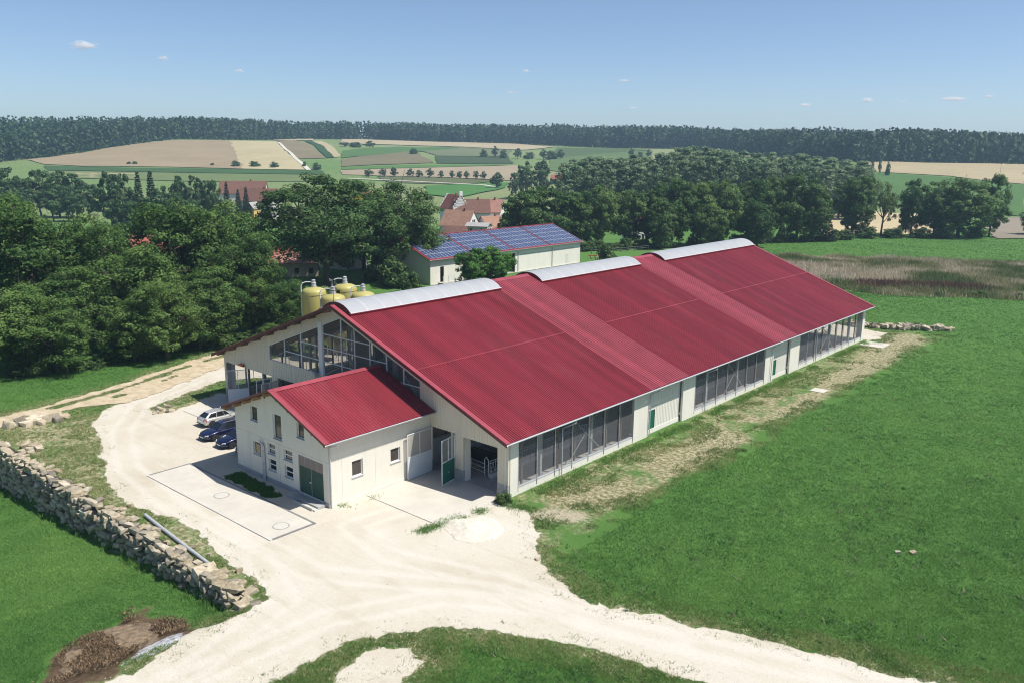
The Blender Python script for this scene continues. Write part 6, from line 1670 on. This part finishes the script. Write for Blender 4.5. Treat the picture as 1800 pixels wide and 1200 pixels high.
# far forest on the ridge: reads as one mass
EDGE = np.array([(-640, 600), (-520, 740), (-455, 773), (-446, 796), (-416, 858), (-405, 940), (-389, 990), (-348, 1080), (-311, 1140), (-300, 1190), (-280, 1240), (-217, 1262), (-115, 1240), (5, 1210), (129, 1135), (214, 1110), (249, 862), (283, 735), (360, 742), (430, 742), (520, 760), (700, 800)], float)
def forest():
    r = np.random.default_rng(77)
    pts = []
    seg = EDGE[1:]-EDGE[:-1]
    for (ax, ay), (bx, by) in zip(EDGE[:-1], EDGE[1:]):
        L = math.hypot(bx-ax, by-ay); n = int(L*190/30)
        t = r.random(n); d = r.random(n)**1.3*(210 if ax < -250 else 130)
        nx, ny = -(by-ay)/L, (bx-ax)/L
        if ny < 0 and abs(ny) > abs(nx): nx, ny = -nx, -ny
        if abs(nx) > abs(ny): nx, ny = (-abs(nx) if ax < -250 else abs(nx)), abs(ny)+.3
        pts.append(np.stack([ax+(bx-ax)*t+nx*d, ay+(by-ay)*t+ny*d], 1))
        m = int(L/4.5); t = (np.arange(m)+r.random(m))/max(m, 1)
        pts.append(np.stack([ax+(bx-ax)*t+r.normal(0, 2, m), ay+(by-ay)*t+r.normal(0, 2, m)], 1))
    P = np.concatenate(pts); n = len(P)
    X = C2[0]+P[:, 0]*UU[0]+P[:, 1]*VV[0]; Y = C2[1]+P[:, 0]*UU[1]+P[:, 1]*VV[1]
    Z = height(X, Y)
    H = r.uniform(14, 25, n)*(.75+.5*fbm(X, Y, .012, 3)); con = r.random(n) < .55
    K = 22
    u = r.random((n, K)); a = r.uniform(0, 6.283, (n, K))
    z = .05+.93*u
    w = np.where(con[:, None], .15*(1.06-z)+.01, .20*np.sqrt(np.clip(1-((z-.58)/.43)**2, .02, 1)))
    q = np.sqrt(r.uniform(.35, 1, (n, K)))
    px = X[:, None]+np.cos(a)*w*q*H[:, None]; py = Y[:, None]+np.sin(a)*w*q*H[:, None]; pz = Z[:, None]+z*H[:, None]
    pp_ = np.stack([px, py, pz], -1).reshape(-1, 3)
    nr = np.stack([np.cos(a), np.sin(a), np.full_like(a, .55)], -1).reshape(-1, 3) + r.normal(size=(n*K, 3))*.35
    nr /= np.linalg.norm(nr, axis=1, keepdims=True)
    v = leaf_quads(r, pp_, nr, 3.0, (.8, 1.1))
    t = np.clip(np.where(con, .22, .5)[:, None]+r.normal(0, .13, (n, 1))+r.normal(0, .12, (n, K)), 0, 1)
    return v, t.reshape(-1), n
v_, t_, nf_ = forest()
fo = add('forest', np_mesh('forest', v_, 4, leaf_mat('leaf_forest', (.014, .040, .024), (.070, .130, .052), .2, 0), t_))
tag(fo, 'dark forest covering the hill ridge on the horizon', 'forest', kind='stuff')
# ------------------------------------------------------------------ grass, weeds, litter
def tufts(name, X, Y, hgt, wid, blades, mats_, tint, spread=.10, lean=.5, seed=1, zoff=0.0):
    r = np.random.default_rng(seed)
    n = len(X); B = blades
    Z = height(X, Y)+zoff
    bx = X[:, None]+r.normal(0, 1, (n, B))*spread*hgt[:, None]*2; by = Y[:, None]+r.normal(0, 1, (n, B))*spread*hgt[:, None]*2
    a = r.uniform(0, 6.283, (n, B)); h = hgt[:, None]*r.uniform(.6, 1.25, (n, B)); w = wid[:, None]*r.uniform(.7, 1.3, (n, B))
    la = r.uniform(0, 6.283, (n, B)); ll = h*lean*r.uniform(.2, 1.2, (n, B))
    zz = np.repeat(Z[:, None], B, 1)-.02
    v0 = np.stack([bx-np.cos(a)*w/2, by-np.sin(a)*w/2, zz], -1)
    v1 = np.stack([bx+np.cos(a)*w/2, by+np.sin(a)*w/2, zz], -1)
    v2 = np.stack([bx+np.cos(la)*ll, by+np.sin(la)*ll, zz+h], -1)
    v = np.stack([v0, v1, v2], 2).reshape(-1, 3)
    t = np.clip(tint[:, None]+r.normal(0, .13, (n, B)), 0, 1).reshape(-1)
    return add(name, np_mesh(name, v, 3, mats_, t))
LM_GRASS = leaf_mat('grass_blades', (.052, .150, .036), (.25, .39, .105), .4, 0, (.115, .255, .060))
LM_DRY = leaf_mat('weed_blades', (.065, .155, .032), (.46, .42, .21), .3, 0, (.17, .235, .07))
LM_WILD = leaf_mat('wild_weeds', (.11, .165, .055), (.60, .52, .40), .3, 0, (.29, .28, .13))
LM_RUDD = leaf_mat('dead_docks', (.09, .055, .042), (.26, .15, .105), .1, 0)
r = np.random.default_rng(8)
def scatter_uv(n, v0, v1, s0, s1, pw=1.6):
    v = v0*(v1/v0)**(r.random(n)**pw); u = v*r.uniform(s0, s1, n)
    return C2[0]+u*UU[0]+v*VV[0], C2[1]+u*UU[1]+v*VV[1], v
X, Y, V = scatter_uv(520000, 34, 175, -.68, .68, 1.15)
sdv = gravel_sdf(X, Y)
ok = (sdv > .15) | ((sdv > -1.1) & (r.random(len(X)) < .10) & (fbm(X, Y, .8, 3) > .52))
ok &= ~((X > -22.5) & (X < 22.3) & (Y > -10.5) & (Y < 84))
ok &= ~((X < -49) & (Y > -30))                                     # under the wood
ok &= ~((np.abs(Y+22.1) < .75) & (X < 20))
ok &= ~(line_sdf(X, Y, DIRT, .9) < (fbm(X, Y, .35, 4)-.40)*5)
ok &= poly_sdf(X, Y, BURN)+(fbm(X, Y, .7, 4)-.5)*3 > .2
X, Y, V, sdv = X[ok], Y[ok], V[ok], sdv[ok]
drz = (X > 21) & (X < 31) & (Y > -4) & (Y < 95)
keep = ~((spread_sdf(X, Y) < -.6) & (r.random(len(X)) < .75))
X, Y, V, sdv = X[keep], Y[keep], V[keep], sdv[keep]
drz = (X > 21) & (X < 31) & (Y > -4) & (Y < 95)
keep = ~drz | (fbm(X, Y, .45, 3) > .40)
X, Y, V, sdv = X[keep], Y[keep], V[keep], sdv[keep]
drz = (X > 21) & (X < 30.5+2*(fbm(X, Y, .2, 2)-.5)) & (Y > -4) & (Y < 95)
edge_ = sdv < 1.6+1.5*fbm(X, Y, .4, 2)
vz_ = poly_sdf(X, Y, [(-32, -21.9), (19, -21.9), (20, -19), (-5, -18), (-24, -10), (-34, -16)]) < 0
thin = vz_ & (fbm(X, Y, .5, 3) < .46)
X, Y, V, sdv, drz, edge_, vz_ = [q[~thin] for q in (X, Y, V, sdv, drz, edge_, vz_)]
dryt = drz | (vz_ & (r.random(len(X)) < .7)) | (edge_ & (r.random(len(X)) < .65))
tn = .42+.9*(fbm(X, Y, .05, 4)-.45)+.45*(fbm(X, Y, .5, 3)-.5)
g_ = ~dryt
sz_ = (.06+.09*fbm(X, Y, .9, 3))*(1+V/160)
o = tufts('meadow_grass', X[g_], Y[g_], sz_[g_], .026*(1+V[g_]/70), 3, LM_GRASS, tn[g_], .35, 1.5, 2)
tag(o, 'short green meadow grass on both sides of the farm road', 'grass', kind='stuff')
o = tufts('verge_weeds', X[dryt], Y[dryt], sz_[dryt]*1.1, .024*(1+V[dryt]/70), 4, LM_DRY, np.clip(.24+1.0*(fbm(X[dryt], Y[dryt], .5, 4)-.28), 0, 1), .35, 1.3, 3)
tag(o, 'dry weedy grass along the barn and the gravel edges', 'weeds', kind='stuff')
bx_, by_, bv_ = scatter_uv(90000, 165, 290, .0, .72, 1.0)
kk = (poly_sdf(bx_, by_, [(-40, 150), (-33, 176), (-5, 192), (24, 205), (60, 225), (70, 160), (34, 142), (9, 126), (-4, 128), (-18, 132)]) > .5) & (by_ > 92) & (bx_ > -60)
bx_, by_ = bx_[kk], by_[kk]
o = tufts('back_lawn_grass', bx_, by_, r.uniform(.14, .30, len(bx_)), np.full(len(bx_), .12), 3, LM_GRASS, .45+.7*(fbm(bx_*.3, by_, .25, 3)-.45), .4, 1.6, 21); tag(o, 'bright green lawn in front of and behind the fallow belt', 'grass', kind='stuff')
# loose stones on the gravel edges
lx_, ly_, lv_ = scatter_uv(60000, 34, 110, -.62, .62, 1.0)
sd_ = gravel_sdf(lx_, ly_)
kk = (sd_ < .5) & (r.random(len(lx_)) < np.where(sd_ > -1.0, .35, .04)) & ~((lx_ > -22) & (lx_ < 21) & (ly_ > -10.5) & (ly_ < 84)) & (height(lx_, ly_) > -.05)
lx_, ly_ = lx_[kk], ly_[kk]
o = tufts('loose_stones', lx_, ly_, r.uniform(.02, .05, len(lx_)), r.uniform(.06, .14, len(lx_)), 3, leaf_mat('loose_stone', (.42, .38, .30), (.75, .73, .68), 0, 0), r.random(len(lx_)), .4, 1.6, 22, .03); tag(o, 'loose stones scattered over the gravel and its edges', 'stones', kind='stuff')
# taller weeds against the long wall, round the corner post and along the heap
def line_scatter(n, pts, w):
    pts = np.array(pts, float); sg = np.hypot(*(pts[1:]-pts[:-1]).T); cs = np.concatenate([[0], np.cumsum(sg)])
    t = r.random(n)*cs[-1]; k = np.clip(np.searchsorted(cs, t)-1, 0, len(sg)-1); f = (t-cs[k])/sg[k]
    p = pts[k]+(pts[k+1]-pts[k])*f[:, None]
    return p[:, 0]+r.normal(0, w, n), p[:, 1]+r.normal(0, w, n)
xs, ys = line_scatter(5200, [(22.2, 1.5), (22.3, 30), (22.2, 60), (22.3, 82)], .38)
xs = np.maximum(xs, 21.6)
kk = fbm(xs, ys, .5, 3) > .42
xs, ys = xs[kk], ys[kk]
o = tufts('wall_weeds', xs, ys, r.uniform(.10, .34, len(xs)), np.full(len(xs), .05), 5, LM_GRASS, r.uniform(.3, .95, len(xs)), .3, .9, 4); tag(o, 'taller green weeds along the foot of the long barn wall', 'weeds', kind='stuff')
xs, ys = line_scatter(900, [(-30, -23.3), (0, -23.1), (18.5, -22.9)], .25)
kk = fbm(xs, ys, .5, 3) > .5
xs, ys = xs[kk], ys[kk]
o = tufts('wall_foot_weeds', xs, ys, r.uniform(.2, .6, len(xs)), np.full(len(xs), .06), 6, LM_GRASS, r.uniform(.2, .8, len(xs)), .25, .6, 14); tag(o, 'weeds growing at the foot of the stone wall', 'weeds', kind='stuff')
# broad-leaved weeds dotted over the meadow
mx_, my_, mv_ = scatter_uv(5200, 36, 150, -.05, .68, 1.1)
kk = (gravel_sdf(mx_, my_) > 1.5) & (mx_ > 27.5) & (fbm(mx_, my_, .22, 3) > .47)
mx_, my_ = mx_[kk], my_[kk]
o = tufts('meadow_herbs', mx_, my_, r.uniform(.12, .26, len(mx_)), r.uniform(.08, .14, len(mx_)), 7, leaf_mat('herb_leaves', (.050, .13, .040), (.24, .22, .15), .35, 0, (.085, .20, .055)), r.random(len(mx_))**1.5, .45, 1.6, 15); tag(o, 'broad leaved herbs and clover dotted over the right meadow', 'weeds', kind='stuff')
xs, ys = line_scatter(700, [(20.6, -8.3), (20.7, -6.4), (20.9, -4.6), (21.4, -2.0)], .22)
x2, y2 = line_scatter(500, [(21.3, .2), (22.6, .4), (24.0, .2)], .45)
x3, y3 = line_scatter(330, [(12.5, -9.2), (12.7, -7.3), (13.1, -6.0)], .22)
xs, ys = np.concatenate([xs, x2, x3]), np.concatenate([ys, y2, y3])
kk = fbm(xs, ys, 1.2, 3) > .54
xs, ys = xs[kk], ys[kk]
o = tufts('apron_weeds', xs, ys, r.uniform(.10, .30, len(xs)), np.full(len(xs), .05), 5, LM_GRASS, r.uniform(.2, .9, len(xs)), .5, .8, 5); tag(o, 'weeds sprouting along the concrete apron and the gravel heap', 'weeds', kind='stuff')
# brown shrub of dead stems at the barn corner
t = plant(V_BUSH[1], 21.6, .2, 1.5, 1.1, 'dry_shrub', 'grey brown dry shrub at the near corner of the barn', 'shrub', None, .62)
dm = t.children[1].data.copy(); dm.materials[0] = LM_WILD; t.children[1].data = dm
# grass bed in the annex shade
a = r.uniform(0, 7.6, 2600), r.uniform(-12.2, -10.2, 2600)
kk = small_bed_sdf(*a) < -.02
o = tufts('bed_grass', a[0][kk], a[1][kk], r.uniform(.08, .2, kk.sum()), np.full(kk.sum(), .04), 5, LM_GRASS, r.uniform(.1, .6, kk.sum()), .3, .6, 6, .05); tag(o, 'shaded strip of grass in front of the annex wall', 'grass', kind='stuff')
# fallow belt beyond the barn
FAL = [(-40, 150), (-33, 176), (-5, 192), (24, 205), (60, 225), (70, 160), (34, 142), (9, 126), (-4, 128), (-18, 132)]
fx, fy = r.uniform(-40, 70, 60000), r.uniform(124, 226, 60000)
fs = poly_sdf(fx, fy, FAL)+(fbm(fx, fy, .12, 3)-.5)*10
kk = fs < 0
fx, fy = fx[kk], fy[kk]
fh = (.35+1.3*fbm(fx, fy, .13, 3)**1.5)*r.uniform(.6, 1.2, len(fx))
o = tufts('fallow_weeds', fx, fy, fh, .16+.05*fh, 5, LM_WILD, np.clip(.42+3.0*(fbm(fx, fy, .09, 4)-.5)+r.normal(0, .12, len(fx)), 0, 1), .35, .5, 7); tag(o, 'belt of tall dry weeds on fallow ground behind the barn', 'weeds', kind='stuff')
xs, ys = line_scatter(2600, [(2, 137), (12, 142), (22, 148)], 1.7)
o = tufts('dead_docks', xs, ys, r.uniform(.7, 1.5, len(xs)), np.full(len(xs), .15), 5, LM_RUDD, r.uniform(0, 1, len(xs)), .3, .4, 9); tag(o, 'dark brown clump of dead dock stems in the fallow belt', 'weeds', kind='stuff')
for k, (x, y, s, w) in enumerate(((-4, 136, 1.6, 2.6), (-7, 139, 1.4, 2.2), (24, 139, 1.6, 3.0), (31, 143, 1.5, 2.6), (18, 134, 1.0, 2.0))):
    plant(V_BUSH[k % 3], x, y, s, w, 'fallow_shrub', 'low green shrub in the weedy fallow belt', 'shrub', 'shrubs in the fallow belt', .62)
# dead straw on the burnt heap
xs, ys = r.normal(17.2, 1.7, 5200), r.normal(-29.0, 2.0, 5200)
kk = (poly_sdf(xs, ys, BURN) < -.1) & (ash_sdf(xs, ys) > .3) & (fbm(xs, ys, .8, 3) > .45)
xs, ys = xs[kk], ys[kk]
o = tufts('charred_straw', xs, ys, r.uniform(.05, .16, len(xs)), np.full(len(xs), .06), 5, leaf_mat('straw', (.022, .017, .013), (.40, .29, .17), .1, 0, (.17, .115, .07)), r.uniform(0, 1, len(xs)), .4, 1.0, 10, .25); tag(o, 'brown straw litter scattered over the burnt heap', 'straw', kind='stuff')
# meadow paddock fence beyond the solar barn
fe = thing('pasture_fence', 'thin wooden post fence on the grass right of the solar barn', 'fence')
for k in range(9):
    x = -71.1+5.1*k/8*1.0; y = 139.7+20.4*k/8
    MB().box((x-.07, y-.07, hz(x, y)), (x+.07, y+.07, hz(x, y)+1.25)).build('post', M_WOOD, fe)
for z in (.6, 1.1): MB().bar((-71.1, 139.7, z), (-66.0, 160.1, z), .03).build('wire', M_GALV, fe)
# hay tedder parked by the solar barn
td = thing('hay_tedder', 'orange hay tedder parked behind the barn beside the solar shed', 'farm machine', (-63.6, 131.9, hz(-63.6, 131.9)), R(40))
M_ORG = mat('machine_orange', (.52, .11, .025), .5, .15, 3)
MB().box((-2.4, -.1, .85), (2.4, .1, 1.05)).build('beam', M_ORG, td)
MB().bar((0, 0, .95), (0, -2.2, .6), .14).build('drawbar', M_ORG, td)
for s in (-1.8, -.6, .6, 1.8):
    rt = MB().lathe([(.12, .35), (.16, .5), (.12, .84)], (s, .2, 0), 10).build('rotor', M_ORG, td)
    mb = MB()
    for k in range(6):
        q = k*math.pi/3; mb.tube([(s, .2, .55), (s+.6*math.cos(q), .2+.6*math.sin(q), .5), (s+.68*math.cos(q), .2+.68*math.sin(q), .12)], .025, 4)
    mb.build('tine_arm', M_GALV, rt)
    MB().lathe([(.1, -.06), (.2, -.08), (.2, .08), (.1, .06)], (s+.25, .2, .2), 12, 'x').build('wheel', M_BLACK, td)
# platform railing at the left of the solar barn
pf = thing('loading_platform', 'white railed platform at the left end of the solar barn wall', 'platform', (-61.6, 75.5, 0))
MB().box((-.8, -1.6, 0), (.8, 1.8, .5)).build('deck', M_CONC, pf)
for y in (-1.5, .1, 1.7): MB().box((.66, y-.05, .5), (.76, y+.05, 2.0)).build('post', M_WHITESTEEL, pf)
for z in (.9, 1.35, 1.85): MB().box((.765, -1.55, z), (.80, 1.75, z+.10)).build('rail', M_WHITESTEEL, pf)
# ------------------------------------------------------------------ clouds and haze
def cloud_mat():
    m = bpy.data.materials.new('cloud_vapour'); m.use_nodes = True
    n = m.node_tree.nodes; l = m.node_tree.links; n.clear()
    out = n.new('ShaderNodeOutputMaterial'); pv = n.new('ShaderNodeVolumePrincipled')
    pv.inputs['Color'].default_value = (1, 1, 1, 1); pv.inputs['Anisotropy'].default_value = 0
    tc = n.new('ShaderNodeTexCoord'); oi = n.new('ShaderNodeObjectInfo')
    ln = n.new('ShaderNodeVectorMath'); ln.operation = 'LENGTH'; l.new(tc.outputs['Object'], ln.inputs[0])
    av = n.new('ShaderNodeVectorMath'); av.operation = 'ADD'; l.new(tc.outputs['Object'], av.inputs[0])
    cb = n.new('ShaderNodeCombineXYZ'); l.new(math2(n, l, 'MULTIPLY', oi.outputs['Random'], 37.0), cb.inputs[0]); l.new(cb.outputs[0], av.inputs[1])
    nz = noise(n, l, av.outputs[0], 2.4, 5, .62)
    sh = math2(n, l, 'SUBTRACT', math2(n, l, 'ADD', math2(n, l, 'MULTIPLY', nz, 1.5), -.25), ln.outputs['Value'])
    d = maprange(n, l, sh, -.05, .45, 0, .05)
    l.new(d, pv.inputs['Density']); l.new(pv.outputs[0], out.inputs['Volume'])
    return m
M_CLOUD = cloud_mat()
bm = bmesh.new(); bmesh.ops.create_icosphere(bm, subdivisions=3, radius=1.0)
cl_me = bpy.data.meshes.new('cloud'); bm.to_mesh(cl_me); bm.free(); cl_me.materials.append(M_CLOUD)
CL = [(-6363, 2723, 697, 165, 50), (-6142, 3188, 634, 75, 38), (-4464, 5289, 611, 65, 26), (-4544, 5221, 448, 80, 22), (-3852, 5753, 542, 75, 22), (-5884, 3641, 565, 75, 30), (-2661, 6399, 357, 100, 28), (-2258, 6555, 390, 90, 38), (-2033, 6630, 376, 50, 24), (-1714, 6722, 391, 160, 30), (-1509, 6772, 403, 75, 26), (-3790, 5794, 337, 80, 20)]
CLL = ['largest small white cloud, upper left sky', 'round puff of cloud right of the largest one', 'small cloud puff above the middle of the forest ridge', 'flat cloud wisp just below the middle puff', 'thin wisp of cloud right of the middle of the sky', 'very faint cloud puff in the left half of the sky',
       'faint cloud low over the right forest ridge', 'brightest cloud puff low at the right', 'tiny cloud puff right of the brightest right hand one', 'long flat cloud low at the far right', 'small cloud at the right end of the long flat one', 'faint wisp low over the ridge right of the centre']
for (x, y, z, w, h), lb in zip(CL, CLL):
    o = add('cloud', cl_me, None, (x, y, z), (0, 0, math.atan2(UU[1], UU[0])), (w, w*.7, h))
    tag(o, lb, 'cloud', 'small clouds')
hzm = bpy.data.materials.new('air_haze'); hzm.use_nodes = True
n = hzm.node_tree.nodes; l = hzm.node_tree.links; n.clear()
out = n.new('ShaderNodeOutputMaterial'); pv = n.new('ShaderNodeVolumePrincipled')
pv.inputs['Color'].default_value = (.52, .74, 1, 1); pv.inputs['Density'].default_value = .00020; pv.inputs['Anisotropy'].default_value = .25
l.new(pv.outputs[0], out.inputs['Volume'])
cxh, cyh = C2[0]+VV[0]*1800, C2[1]+VV[1]*1800
hb = MB().box((-4600, -3000, -12), (4600, 3000, 82)).build('haze', hzm)
hb.location = (cxh, cyh, 0); hb.rotation_euler = (0, 0, math.atan2(UU[1], UU[0]))
tag(hb, 'pale summer haze over the whole landscape', 'haze', kind='stuff')
